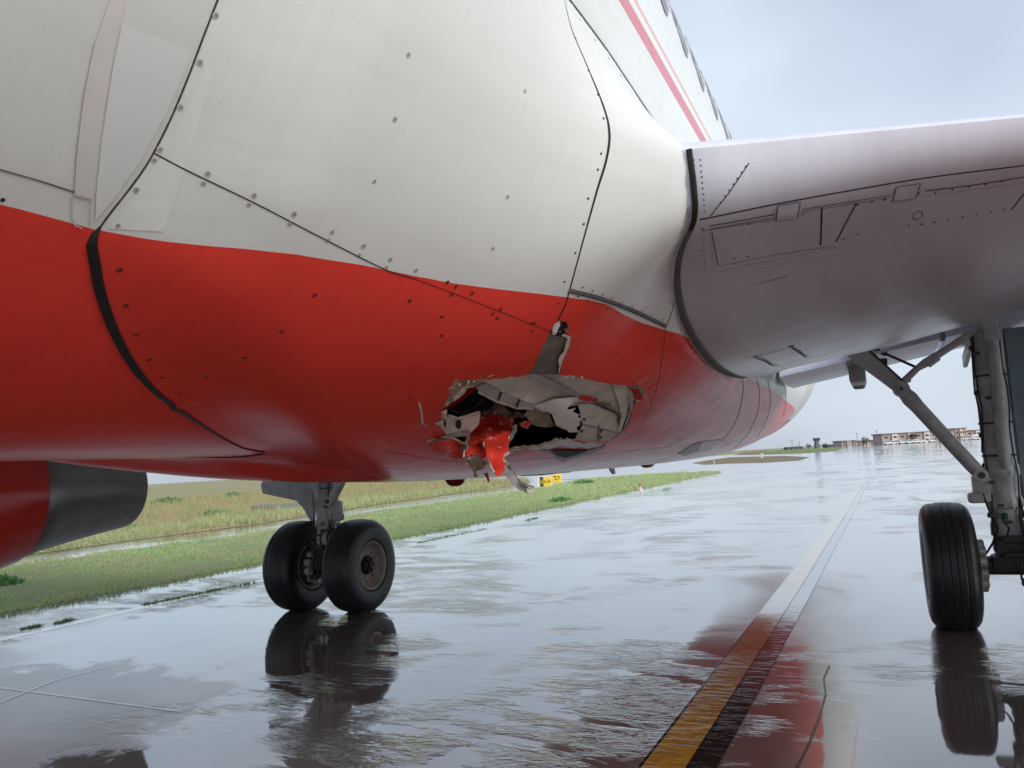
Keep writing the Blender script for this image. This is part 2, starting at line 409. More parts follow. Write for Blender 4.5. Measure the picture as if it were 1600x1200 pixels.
def grass_material(name, a, b, c):
    t = NT(name); n = t.noise(.8, 4, .6); n2 = t.noise(14, 3, .6)
    col = t.mix(t.ramp(n, [(.46, 0), (.66, 1)]), a, b); col = t.mix(t.math('MULTIPLY', n2, .55), col, c)
    t.set(Base_Color=col, Roughness=.6)
    tr = t.node('ShaderNodeBsdfTranslucent'); mxs = t.node('ShaderNodeMixShader'); mxs.inputs[0].default_value = .45
    t.link(col, tr.inputs['Color']); t.link(t.b.outputs[0], mxs.inputs[1]); t.link(tr.outputs[0], mxs.inputs[2]); t.link(mxs.outputs[0], t.n['Material Output'].inputs[0]); return t.m
M['grass'] = grass_material('verge_grass_blades', (.44, .57, .26), (.60, .56, .33), (.52, .62, .32))
M['grassB'] = grass_material('field_grass_blades', (.50, .40, .22), (.27, .42, .16), (.50, .41, .23))
M['weed'] = grass_material('weed_leaves', (.17, .36, .14), (.24, .40, .17), (.22, .36, .14))
def blades(name, poly, mat, dens0, hmin, hmax, ymax, xmin, label, edge_bonus=False):
    rng = np.random.default_rng(5); P = [tuple(p) for p in poly]; V, F = [], []
    ys = -8.0
    while ys < ymax:
        step = 1.0+max(0, ys)*.04
        xsl = [p[0] for p in P]
        x0, x1 = max(min(xsl), xmin), max(xsl)
        dist = math.hypot(ys-CAM[1], 13); dens = dens0*min(1, (15/dist)**1.35)
        n = int((x1-x0)*step*dens); sc = max(1.0, dist/17)**.55
        X = rng.uniform(x0, x1, n); Y = rng.uniform(ys, ys+step, n)
        for x, y in zip(X, Y):
            if not inpoly(x, y, P): continue
            k = .55+.9*max(0, noise.noise((x*.9, y*.9, 3))+.25)
            h = rng.uniform(hmin, hmax)*k*sc; wd = rng.uniform(.010, .02)*sc*1.25; an = rng.uniform(0, 6.28)
            lx, ly = rng.normal(0, .45)*h, rng.normal(0, .45)*h
            i = len(V); cx, sx = math.cos(an)*wd, math.sin(an)*wd
            V += [(x-cx, y-sx, .02), (x+cx, y+sx, .02), (x+lx, y+ly, h+.02)]; F.append((i, i+1, i+2))
        ys += step
    o = mesh_obj(name, V, F, mat, None, False); tag(o, label, 'grass', kind='stuff'); return o
blades('grass', vergeA, M['grass'], 520, .04, .105, 62, -26, 'short green grass on the verge beside the taxiway edge')
blades('field_grass', fieldB, M['grassB'], 120, .12, .34, 95, -60, 'taller straw coloured grass in the field beyond the service road')

edgeB = [p for p in roadP[1:]]+[(p[0]-2.6, p[1]+.6) for p in roadP[1:][::-1]]
blades('field_edge_grass', edgeB, M['grass'], 150, .16, .36, 60, -60, 'taller green grass along the near edge of the dry field')
def weed_clump(px, py, r, h, n):
    p = ground(px, py); V, F = [], []
    for k in range(n):
        a, q = random.uniform(0, 6.28), random.random()**.5*r
        b = p + Vector((math.cos(a)*q, math.sin(a)*q, 0)); hh = h*random.uniform(.4, 1)*(1-.4*q/r)
        d = Vector((random.gauss(0, 1), random.gauss(0, 1), 0)).normalized(); s = hh*.22
        c = b + Vector((0, 0, hh)) + d*hh*.35; sd = d.cross(Vector((0, 0, 1)))*s; mid = b.lerp(c, .6)+Vector((0, 0, hh*.12))
        i = len(V); V += [b-sd*.2, b+sd*.2, mid+sd, mid-sd, c]; F += [(i, i+1, i+2, i+3), (i+3, i+2, i+4)]
    return mesh_obj('weed_clump', V, F, M['weed'], None, False)
WEEDS = [(262, 790, 1.2, .9, 'large leafy green weed clump in the field right of the exhaust nozzle'),
         (365, 778, .8, .7, 'leafy weed clump farther out in the field behind the far landing gear'),
         (8, 918, .30, .28, 'broad leaved weed at the left edge below the red engine cowl'),
         (170, 832, 1.0, .5, 'low weed clump on the field edge under the exhaust nozzle'),
         (335, 808, .9, .45, 'spreading weed patch on the field edge left of the far wheels'),
         (912, 757, .7, .45, 'low bush on the verge just right of the yellow signs'),
         (876, 785, .5, .3, 'small tuft on the verge in front of the yellow signs')]
for px, py, r, h, lb in WEEDS:
    tag(weed_clump(px, py, r, h, 260), lb, 'weed', 'weeds in the grass')
# weeds growing in the pavement joint next to the edge line
def joint_weed(px0, py0, px1, py1, lb, n=160, h=.03):
    V, F = [], []
    for k in range(n):
        t = random.random(); p = ground(px0+(px1-px0)*t, py0+(py1-py0)*t)+Vector((random.gauss(0, .03), random.gauss(0, .03), 0))
        a = random.uniform(0, 6.28); hh = h*random.uniform(.4, 1.3); wv = Vector((math.cos(a), math.sin(a), 0))*.012
        i = len(V); V += [p-wv, p+wv, p+Vector((random.gauss(0, .03), random.gauss(0, .03), hh))]; F.append((i, i+1, i+2))
    tag(mesh_obj('joint_weed', V, F, M['weed'], None, False), lb, 'weed', 'weeds in the pavement joint', 'stuff')
joint_weed(38, 983, 62, 978, 'tuft of weeds on the pavement edge nearest the left border', 110, .032)
joint_weed(88, 975, 112, 968, 'second tuft of weeds on the pavement edge from the left border', 110, .032)
joint_weed(225, 945, 400, 910, 'thin line of weeds in the joint left of the far wheels', 420, .035)
joint_weed(655, 848, 760, 826, 'thin line of weeds in the joint right of the far wheels', 260, .03)
joint_weed(820, 814, 840, 809, 'small weed tuft in the joint below the yellow signs', 70, .05)
joint_weed(1035, 766, 1050, 763, 'far small weed tuft beside the edge light', 60, .10)

# painted lines
def strip(name, pts, width, z, mat, parent=None):
    V, F = [], []; P = [Vector((p[0], p[1], 0)) for p in pts]
    for i, p in enumerate(P):
        t = (P[min(i+1, len(P)-1)]-P[max(i-1, 0)]).normalized(); s = Vector((-t.y, t.x, 0))*width*.5
        V += [(p.x-s.x, p.y-s.y, z), (p.x+s.x, p.y+s.y, z)]
    for i in range(len(P)-1): F.append((2*i, 2*i+1, 2*i+3, 2*i+2))
    o = mesh_obj(name, V, F, mat, parent, False)
    if o.data.polygons[0].normal.z < 0: o.data.flip_normals()
    return o
yl = [(1.53, -14), (1.55, -4), (1.66, 1.56), (1.9, 16), (2.6, 70), (4.5, 200)]
tag(strip('taxi_line_border', [(x+.07, y) for x, y in yl], .42, .004, M['black']), kind='structure')
tag(strip('taxi_line', yl, .235, .008, M['yellow']), kind='structure')
tag(strip('edge_line', [(-6.95, -30), (-6.95, 2), (-7.1, 9), (-7.5, 29), (-8.6, 57)], .21, .0015, M['cream']), kind='structure')
M['joint'] = line_material('joint_filler_pale', (.6, .59, .57), .15, 1.0)
M['crack'] = simple('dark_crack', (.012, .011, .010), .3)
tag(strip('pavement_joint', [G2(-40, 1070), G2(60, 1083), G2(280, 1112)], .018, .004, M['joint']), kind='structure')
tag(strip('pavement_joint', [G2(0, 1098), G2(90, 1062), G2(170, 1042)], .018, .005, M['joint']), kind='structure')
ck = [G2(1245, 1205), G2(1262, 1165), G2(1280, 1120), G2(1290, 1085), G2(1288, 1060), G2(1296, 1040)]
tag(strip('pavement_crack', [(x+random.uniform(-.01, .01), y) for x, y in ck], .013, .004, M['crack']), kind='structure')
M['palestrip'] = line_material('pale_concrete_strip', (.20, .185, .165), .35)
# ================================================================== AIRLINER
jet = empty('airliner')
tag(jet, 'white and red airliner with a torn hole in its belly', 'aircraft')
FA, FB, FZ = 1.975, 2.07, 3.93                       # fuselage half width, half height, centre height
def fus_x(z): return FA*math.sqrt(max(0, 1-((z-FZ)/FB)**2))

# --- fuselage
def fuselage():
    st = [(-16.2, .62), (-15.4, .80), (-14.2, .93), (-12.6, 1.0)]
    Ys = [-17.4, -17.2, -16.7, -16, -15, -14, -13, -12]+list(np.arange(-11, 10.01, .6))+[11, 12.5, 14, 16, 18, 20]
    seg = 120; V, F, MI = [], [], []
    for y in Ys:
        if y < -12: k = math.sqrt(max(.0004, 1-((-12-y)/5.42)**2))**.9; zc = FZ-.45*(1-k); ka = kb = k
        elif y > 9: t = (y-9)/11; ka = 1-.82*t**1.5; kb = 1-.78*t**1.5; zc = FZ+FB*(1-kb)*.86
        else: ka = kb = 1; zc = FZ
        for i in range(seg):
            a = 2*PI*i/seg; V.append((FA*ka*math.sin(a), y, zc-FB*kb*math.cos(a)))
    for j in range(len(Ys)-1):
        for i in range(seg):
            F.append((j*seg+i, j*seg+(i+1) % seg, (j+1)*seg+(i+1) % seg, (j+1)*seg+i))
            ym = (Ys[j]+Ys[j+1])/2; a = 2*PI*(i+.5)/seg; z = FZ-FB*math.cos(a)
            MI.append(1 if (-5.2 < ym < 5.0 and z < 3.25) or (-6.6 < ym < -5.2 and z < 3.2 and z > 2.35) else 0)
    F.append(tuple(range(seg))); MI.append(0); F.append(tuple((len(Ys)-1)*seg+i for i in range(seg))); MI.append(0)
    return mesh_obj('fuselage', V, F, [M['paint_fus'], M['primer']], jet, True, MI, True)
fus = fuselage()

# --- wing root section: (Y, z, X) of the root curve, nose first
ROOT_LOW = [(-5.89, 2.80, 2.30), (-5.86, 2.68, 2.30), (-5.79, 2.58, 2.28), (-5.55, 2.545, 2.18), (-5.30, 2.51, 2.10), (-5.08, 2.445, 2.05),
            (-4.80, 2.355, 2.02), (-4.27, 2.265, 2.0), (-3.56, 2.235, 1.98), (-2.4, 2.29, 1.95), (-1.0, 2.42, 1.95), (.9, 2.50, 1.94)]
ROOT_UP = [(-5.89, 2.80, 2.30), (-5.85, 2.84, 2.29), (-5.65, 2.90, 2.25), (-5.2, 3.0, 2.18), (-4.2, 3.16, 2.08), (-2.6, 3.2, 2.02), (-.8, 2.9, 1.98), (.9, 2.54, 1.94)]
RL = np.array(catmull(ROOT_LOW, 6)); RU = np.array(catmull(ROOT_UP, 9))
RPOLY = np.vstack([RL, RU[::-1][1:-1]])
_d = np.linalg.norm(np.diff(RPOLY, axis=0), axis=1); _L = np.concatenate([[0], np.cumsum(_d)])
RDENSE = np.stack([np.interp(np.arange(0, _L[-1], .012), _L, RPOLY[:, k]) for k in range(3)], 1)
# --- belly fairing: cross sections along Y
ST = np.array([  # Y      zb     zm     W      n
    (-7.60, 1.860, 3.930, 1.975, 2.00), (-7.0, 1.858, 3.55, 1.985, 2.20), (-6.4, 1.838, 3.30, 1.99, 2.34), (-5.74, 1.785, 3.08, 1.992, 2.38),
    (-5.1, 1.73, 3.0, 1.996, 2.46), (-4.53, 1.695, 2.95, 2.0, 2.56), (-3.5, 1.660, 2.95, 1.985, 2.62), (-2, 1.645, 2.95, 1.985, 2.65), (0, 1.640, 2.95, 1.985, 2.65), (3, 1.660, 3.10, 1.985, 2.50),
    (5.5, 1.76, 3.40, 1.985, 2.25), (6.5, 1.86, 3.93, 1.975, 2.0)])
ZT = 3.40
FR_Z = [1.70, 1.862, 1.884, 1.929, 1.98, 2.043, 2.113, 2.186, 2.262, 2.328, 2.46, 2.75, 3.45]; FR_Y = [-5.5, -5.62, -5.943, -6.295, -6.58, -6.85, -7.05, -7.2, -7.315, -7.38, -7.365, -7.39, -7.40]
def fairing_pts(Yv, sv, flare=True):
    Yv, sv = np.asarray(Yv, float), np.asarray(sv, float)
    zb, zm, W, n = (pchip(ST[:, 0], ST[:, k], Yv) for k in (1, 2, 3, 4))
    out = np.zeros((len(Yv), 3)); xe = fus_x(ZT)+.012
    th = np.linspace(0, 1, 90); up = np.linspace(0, 1, 24)[1:]
    for i in range(len(Yv)):
        a, b, c, e = zb[i], zm[i], W[i], n[i]
        tm = PI/2 if b <= ZT else math.acos(((b-ZT)/(b-a))**(e/2))
        t = th*tm; x = c*np.sin(t)**(2/e); z = b-(b-a)*np.cos(t)**(2/e)
        if b < ZT:
            zu = b+(ZT-b)*up; k = up*up*(3-2*up); x = np.concatenate([x, c+(xe-c)*k]); z = np.concatenate([z, zu])
        L = np.concatenate([[0], np.cumsum(np.hypot(np.diff(x), np.diff(z)))]); L /= L[-1]
        out[i] = (np.interp(sv[i], L, x), Yv[i], np.interp(sv[i], L, z))
    an = np.arctan2(out[:, 0]/FA, (FZ-out[:, 2])/FB); ex, ez = FA*np.sin(an), FZ-FB*np.cos(an)     # the fuselage behind it
    dd = Yv-pchip(FR_Z, FR_Y, ez); L = np.interp(ez, [1.9, 2.25, 2.5], [1.1, .6, .4])
    k = np.clip(dd/L, 0, 1); k = k*k*(3-2*k)*np.interp(ez, [1.95, 2.2], [1, .35])+(1-(1-k)**2)*np.interp(ez, [1.95, 2.2], [0, .65]); k = np.where(Yv > -4.5, 1, k)
    out[:, 0] = ex+(out[:, 0]-ex)*k; out[:, 2] = ez+(out[:, 2]-ez)*k
    out[:, 0] += .0025*np.clip(out[:, 0]/.6, 0, 1); out[:, 2] -= .002
    if flare:
        for i in range(len(out)):
            x, y, z = out[i]
            if y < -7.2 or y > 2 or z < 1.92: continue
            d2 = (RDENSE[:, 0]-y)**2+(RDENSE[:, 1]-z)**2; k = int(np.argmin(d2)); d = math.sqrt(d2[k])
            if inpoly(y, z, RPOLY[:, :2].tolist()): d = 0
            D = float(np.interp(y, [-5.6, -4.6], [.24, .16]))
            out[i, 0] = x+max(0, RDENSE[k, 2]-.012-x)*math.exp(-(d/D)**1.15)*min(1, (z-1.92)/.2)
    return out
YEND = 5.6
def front_curve(n=110):
    s = np.linspace(0, 1, n); Y = np.full(n, -6.8)
    for _ in range(25): Y = .5*Y+.5*pchip(FR_Z, FR_Y, fairing_pts(Y, s, False)[:, 2])
    return list(zip(Y, s))
FC = front_curve()
ysteps = list(np.arange(-7.5, -3.0, .045))+list(np.arange(-3, YEND, .12))
def fairing_grid(ns):
    g = []
    fy = np.array([p[0] for p in FC]); fs = np.array([p[1] for p in FC])
    for k, y in enumerate(ysteps):
        for j in range(1, ns):
            s = (j+(.25 if k % 2 else -.25))/ns
            if y > np.interp(s, fs, fy)+.025 and y < YEND-.03: g.append((y, s))
    return g
OUT = [(p[0], p[1]) for p in FC]+[(y, 1.0) for y in np.arange(-7.1, YEND, .1)]+[(YEND, s) for s in np.linspace(1, 0, 40)]+[(y, 0.0) for y in np.arange(YEND-.12, FC[0][0]+.05, -.12)]
# whole skin first (used to measure with), then the skin with the hole
g0 = fairing_grid(46)
v0, f0 = cdt([OUT], g0, lambda a, b: inpoly(a, b, OUT))
P0 = fairing_pts([p[0] for p in v0], [p[1] for p in v0])
BV = BVHTree.FromPolygons([Vector(p) for p in P0], [list(f) for f in f0])
def hit(px, py):
    o, d = ray(px, py); h = BV.ray_cast(o, d)
    return h     # location, normal, index, distance
def hit_st(px, py):
    h = hit(px, py)
    if h[0] is None: return None
    a, b, c = f0[h[2]]
    q = barycentric_transform(h[0], *[Vector(P0[i]) for i in (a, b, c)], *[Vector((v0[i][0], v0[i][1], 0)) for i in (a, b, c)])
    return (q.x, q.y)

# --- the torn hole, as an outline on the skin
def Z3(x, y): return (640+x*.2625, 480+y*.26247)
HOLE = [Z3(*q) for q in [(872, 88), (890, 75), (938, 92), (946, 130), (926, 148), (964, 170), (955, 215), (938, 262), (926, 292), (905, 345), (890, 405),
        (1000, 414), (1100, 440), (1200, 457), (1290, 467), (1368, 476), (1402, 515), (1392, 540), (1352, 560), (1338, 600), (1312, 660), (1290, 715), (1262, 748),
        (1225, 780), (1150, 800), (1060, 800), (1000, 792), (900, 790), (820, 812), (740, 834), (640, 846), (560, 856), (480, 850), (380, 830), (300, 806), (215, 772),
        (205, 720), (182, 690), (208, 655), (190, 625), (212, 575), (232, 520), (262, 450), (330, 430), (440, 432), (560, 422), (700, 404), (738, 345), (765, 292), (800, 215), (838, 140)]]
def ragged(poly, step, amp, seed=1):
    rng = random.Random(seed); out = []
    for i in range(len(poly)):
        a, b = np.array(poly[i]), np.array(poly[(i+1) % len(poly)]); L = np.linalg.norm(b-a); n = max(1, int(L/step))
        for k in range(n):
            q = a+(b-a)*k/n
            out.append((q[0]+rng.gauss(0, amp), q[1]+rng.gauss(0, amp)))
    return out
HOLE_R = ragged(HOLE, 4.5, .9)
HOLE_ST = [hit_st(*q) for q in HOLE_R]; HOLE_ST = [h for h in HOLE_ST if h]
hx0, hx1 = min(h[0] for h in HOLE_ST), max(h[0] for h in HOLE_ST); hs0, hs1 = min(h[1] for h in HOLE_ST), max(h[1] for h in HOLE_ST)
def keep_port(a, b):
    if not inpoly(a, b, OUT): return False
    if hx0 < a < hx1 and hs0 < b < hs1 and inpoly(a, b, HOLE_ST): return False
    return True
v1, f1 = cdt([OUT, HOLE_ST], [g for g in g0 if not (hx0 < g[0] < hx1 and hs0 < g[1] < hs1 and inpoly(g[0], g[1], HOLE_ST))], keep_port)
P1 = fairing_pts([p[0] for p in v1], [p[1] for p in v1])
# starboard half, mirrored and whole
n1 = len(P1); V = [tuple(p) for p in P1]+[(-p[0], p[1], p[2]) for p in P0]
F = list(f1)+[tuple(i+n1 for i in f[::-1]) for f in f0]
fair = mesh_obj('belly_fairing', V, F, M['paint'], jet, True)
bm = bmesh.new(); bm.from_mesh(fair.data); bmesh.ops.remove_doubles(bm, verts=bm.verts, dist=.0015)
bmesh.ops.recalc_face_normals(bm, faces=bm.faces); bm.to_mesh(fair.data); bm.free()
_n = sum(p.normal.z for p in fair.data.polygons if p.center.z < 1.75)
if _n > 0: fair.data.flip_normals()
fair['label'] = 'white over red belly fairing with a torn hole'

def surf(px, py, lift=0.0):
    h = hit(px, py)
    if h[0] is None: return fsurf(px, py, lift+.001)
    o, d = ray(px, py); n = h[1] if h[1].dot(d) < 0 else -h[1]
    return h[0]+n*lift, n
def ellhit(px, py):
    o, d = ray(px, py); A = (d.x/FA)**2+(d.z/FB)**2; B = 2*(o.x*d.x/FA**2+(o.z-FZ)*d.z/FB**2); C = (o.x/FA)**2+((o.z-FZ)/FB)**2-1
    q = B*B-4*A*C
    if q < 0: return None
    p = o+d*((-B-math.sqrt(q))/(2*A)); n = Vector((p.x/FA**2, 0, (p.z-FZ)/FB**2)).normalized(); return p, n
def fsurf(px, py, lift=0.0):
    h = ellhit(px, py)
    return None if h is None else (h[0]+h[1]*lift, h[1])
def resample(pts, step=7.0, smooth=True):
    P = catmull(pts, 10) if smooth and len(pts) > 2 else [np.array(p, float) for p in pts]
    out = []
    for a, b in zip(P[:-1], P[1:]):
        n = max(1, int(np.linalg.norm(b-a)/step)+1)
        for k in range(n): out.append(a+(b-a)*k/n)
    out.append(P[-1]); return out
def ribbon(name, pts, width, mat, parent, fn=surf, lift=.0015, smooth=True, off=0.0):
    """thin strip lying on a skin along a line; width in metres, or (start, end)"""
    H = [fn(p[0], p[1], lift) for p in resample(pts, 7, smooth)]; H = [h for h in H if h]
    V, F = [], []; n = len(H)
    for i, (p, nn) in enumerate(H):
        t = (H[min(i+1, n-1)][0]-H[max(i-1, 0)][0]).normalized(); s = nn.cross(t).normalized()
        wd = width if not hasattr(width, '__len__') else float(np.interp(i/(n-1), np.linspace(0, 1, len(width)), width))
        V += [p-s*(wd*.5-off), p+s*(wd*.5+off)]
    for i in range(n-1): F.append((2*i, 2*i+1, 2*i+3, 2*i+2))
    o = mesh_obj(name, V, F, mat, parent, True); return o
def patch(name, poly, mat, parent, fn=surf, lift=.001):
    xs, ys = [p[0] for p in poly], [p[1] for p in poly]; B = []
    for i in range(len(poly)):
        a, b = np.array(poly[i]), np.array(poly[(i+1) % len(poly)]); n = max(1, int(np.linalg.norm(b-a)/12))
        B += [tuple(a+(b-a)*k/n) for k in range(n)]
    g = [(x, y) for x in np.arange(min(xs), max(xs), 16) for y in np.arange(min(ys), max(ys), 16) if inpoly(x, y, poly)]
    v, f = cdt([B], g, lambda x, y: inpoly(x, y, B)); V = []
    N = []
    for p in v: h = fn(p[0], p[1], lift); V.append(h[0] if h else None); N.append(h[1] if h else Vector((0, 0, 1)))
    f = [q for q in f if all(V[i] is not None for i in q)]; V = [p or Vector((0, 0, 0)) for p in V]
    f = [q if (V[q[1]]-V[q[0]]).cross(V[q[2]]-V[q[0]]).dot(N[q[0]]) > 0 else q[::-1] for q in f]
    o = mesh_obj(name, V, f, mat, parent, True); o.data.normals_split_custom_set_from_vertices(N); return o

# fasteners share one mesh per kind
def fastener_mesh(name, r, mats):
    V, F, MI = [], [], []; seg = 12
    for (rr, hh) in ((1.0, 0), (.62, .05), (.42, .02), (.2, .05)):
        V += [(math.cos(2*PI*k/seg)*r*rr, math.sin(2*PI*k/seg)*r*rr, hh*r) for k in range(seg)]
    for j in range(3):
        for k in range(seg): F.append((j*seg+k, j*seg+(k+1) % seg, (j+1)*seg+(k+1) % seg, (j+1)*seg+k)); MI.append([0, 1, 0][j])
    F.append(tuple(3*seg+k for k in range(seg))); MI.append(1)
    o = mesh_obj(name, V, F, mats, None, True, MI); me = o.data; bpy.data.objects.remove(o); return me
FM_W = fastener_mesh('fastener_pale', .0066, [M['fast_l'], M['fast_d']])
FM_D = fastener_mesh('fastener_dark', .0062, [M['fast_d'], M['fast_d']])
FM_R = fastener_mesh('fastener_red', .0066, [M['fast_r'], M['fast_r']])
def place_fast(px, py, me, parent, fn=surf, scale=1.0):
    h = fn(px, py, .0012)
    if not h: return
    p, n = h
    o = bpy.data.objects.new('fastener', me); COL.objects.link(o); o.parent = parent
    q = n.to_track_quat('Z', 'Y').to_matrix().to_4x4()
    o.matrix_local = Matrix.Translation(p) @ q @ Matrix.Rotation(random.uniform(0, 6), 4, 'Z') @ Matrix.Scale(scale, 4)

# seams of the fairing
def front_seal(sg):
    """rubber strip between the fuselage and the front edge of the fairing, a thin gap higher up"""
    A_ = fairing_pts([p[0] for p in FC], [p[1] for p in FC]); V, F, MI = [], [], []
    for i, p in enumerate(A_):
        t = A_[min(i+1, len(A_)-1)]-A_[max(i-1, 0)]; n = np.array([p[0]/FA**2, 0, (p[2]-FZ)/FB**2]); n /= np.linalg.norm(n); t /= np.linalg.norm(t)
        sd_ = np.cross(n, t); sd_ = sd_ if sd_[1] < 0 else -sd_
        wd = float(np.interp(p[2], [1.87, 1.90, 1.96, 2.08, 2.2, 2.31, 2.325], [.003, .006, .014, .021, .023, .021, .0012]))
        e = p+sd_*wd; an = math.atan2(e[0]/FA, (FZ-e[2])/FB); e = np.array([FA*math.sin(an), e[1], FZ-FB*math.cos(an)])
        hi = .0045 if p[2] < 2.322 else .0016; q = p+n*(hi if p[2] < 2.322 else .0008)-sd_*.001; r = e+n*hi; r2 = e-n*.004
        V += [(sg*q[0], q[1], q[2]), (sg*r[0], r[1], r[2]), (sg*r2[0], r2[1], r2[2])]
    for i in range(len(A_)-1):
        for k in (0, 1): F.append((3*i+k, 3*i+k+1, 3*i+k+4, 3*i+k+3))
    mesh_obj('front_seal', V, F, M['seal'], fair, True)
front_seal(1); front_seal(-1)
ribbon('panel_seam', [(239, 238), (290, 265), (400, 318), (500, 370), (600, 420), (650, 436)], .0034, M['seam'], fair)
ribbon('panel_seam', [(650, 436), (750, 474), (865, 520)], .003, M['fast_r'], fair)
ribbon('panel_seam', [(880, -8), (893, 45), (918, 105), (944, 170), (952, 210), (947, 250), (932, 300), (914, 365), (895, 435), (884, 475)], (.003, .004, .007, .010, .009, .006, .005, .005), M['seam'], fair)
ribbon('panel_seam', [(884, 475), (872, 500)], .007, M['fast_d'], fair, smooth=False)
ribbon('panel_seam', [(889, 453), (940, 466), (990, 485), (1040, 509)], .016, M['sealgrey'], fair, lift=.002)
ribbon('panel_seam', [(889, 456), (940, 469), (990, 488), (1040, 512)], .004, M['seam'], fair, lift=.003)
ribbon('panel_seam', [(1058, 455), (1050, 485), (1041, 511)], .006, M['seam'], fair, smooth=False)
ribbon('panel_seam', [(1040, 512), (1036, 545), (1030, 590), (1015, 640), (1000, 670)], .003, M['fast_r'], fair)
for pl in ([(1160, 592), (1161, 610), (1156, 640), (1146, 665), (1128, 690)], [(1183, 592), (1187, 620), (1182, 650), (1168, 678), (1148, 700)],
           [(1200, 595), (1204, 625), (1198, 655), (1182, 685)], [(1222, 590), (1228, 620), (1224, 650)]):
    ribbon('panel_seam', pl, .010, M['fast_d'], fair)
ribbon('panel_seam', [(600, 705), (720, 722), (850, 716), (1000, 703), (1130, 688)], .004, M['fast_r'], fair)
ribbon('panel_seam', [(380, 712), (470, 722), (560, 729), (640, 733)], .004, M['seam'], fair)
# top edge of the fairing on the fuselage side
patch('paint_patch', [(322, 98), (336, 108), (318, 165), (290, 262), (255, 362), (168, 357), (204, 318), (246, 256), (287, 178)], M['patch'], fair)
W_F = [(337, 24), (312, 97), (282, 167), (250, 233), (241, 250), (213, 296), (184, 352), (325, 271), (318, 286), (397, 305), (389, 319), (460, 334), (453, 349), (519, 362), (512, 375),
       (568, 384), (561, 398), (610, 405), (603, 418), (650, 422), (585, 283), (638, 85), (617, 186), (793, 307), (770, 388), (820, 142)]
for q in W_F: place_fast(*q, FM_W, fair, scale=1.0+.25*random.random())
for q in [(905, 60), (925, 110), (940, 148), (949, 185), (945, 240), (940, 265), (925, 310), (918, 350), (905, 395), (888, 440), (878, 474)]: place_fast(q[0]-6, q[1], FM_D, fair, scale=.7)
for k in range(9): # both sides of the sealant joint
    t = k/8; place_fast(910+t*125, 449+t*51-3*math.sin(t*3), FM_D, fair, scale=.7); place_fast(903+t*125, 463+t*56-3*math.sin(t*3), FM_D, fair, scale=.7)
for q in [(1064, 385), (1052, 395), (1045, 408), (1030, 425), (1022, 440), (1015, 456), (1012, 470), (1008, 480)]: place_fast(*q, FM_D, fair, scale=.75)
for q in [(186, 422), (188, 421), (197, 477), (213, 523), (233, 562), (254, 590), (280, 615), (492, 461), (440, 518), (383, 559), (324, 588), (690, 524), (640, 470), (690, 495), (699, 441), (738, 458), (830, 505),
          (782, 483), (712, 448), (705, 461), (777, 497), (770, 490), (832, 517), (965, 552), (1022, 595), (835, 505), (640, 620), (553, 668), (610, 690)]: place_fast(*q, FM_R, fair, scale=1.1)
for k in range(28):
    t = k/27; place_fast(640+t*500, 738-t*42+6*math.sin(t*3.1), FM_D, fair, scale=.8)
    if k % 2: place_fast(660+t*470, 716-t*30+5*math.sin(t*3.1), FM_R, fair, scale=.8)
for k in range(8): place_fast(1163-5*(k/7)**2*8, 598+k*12, FM_D, fair, scale=.9); place_fast(1187-4*(k/7)**2*8, 600+k*12, FM_D, fair, scale=.9)

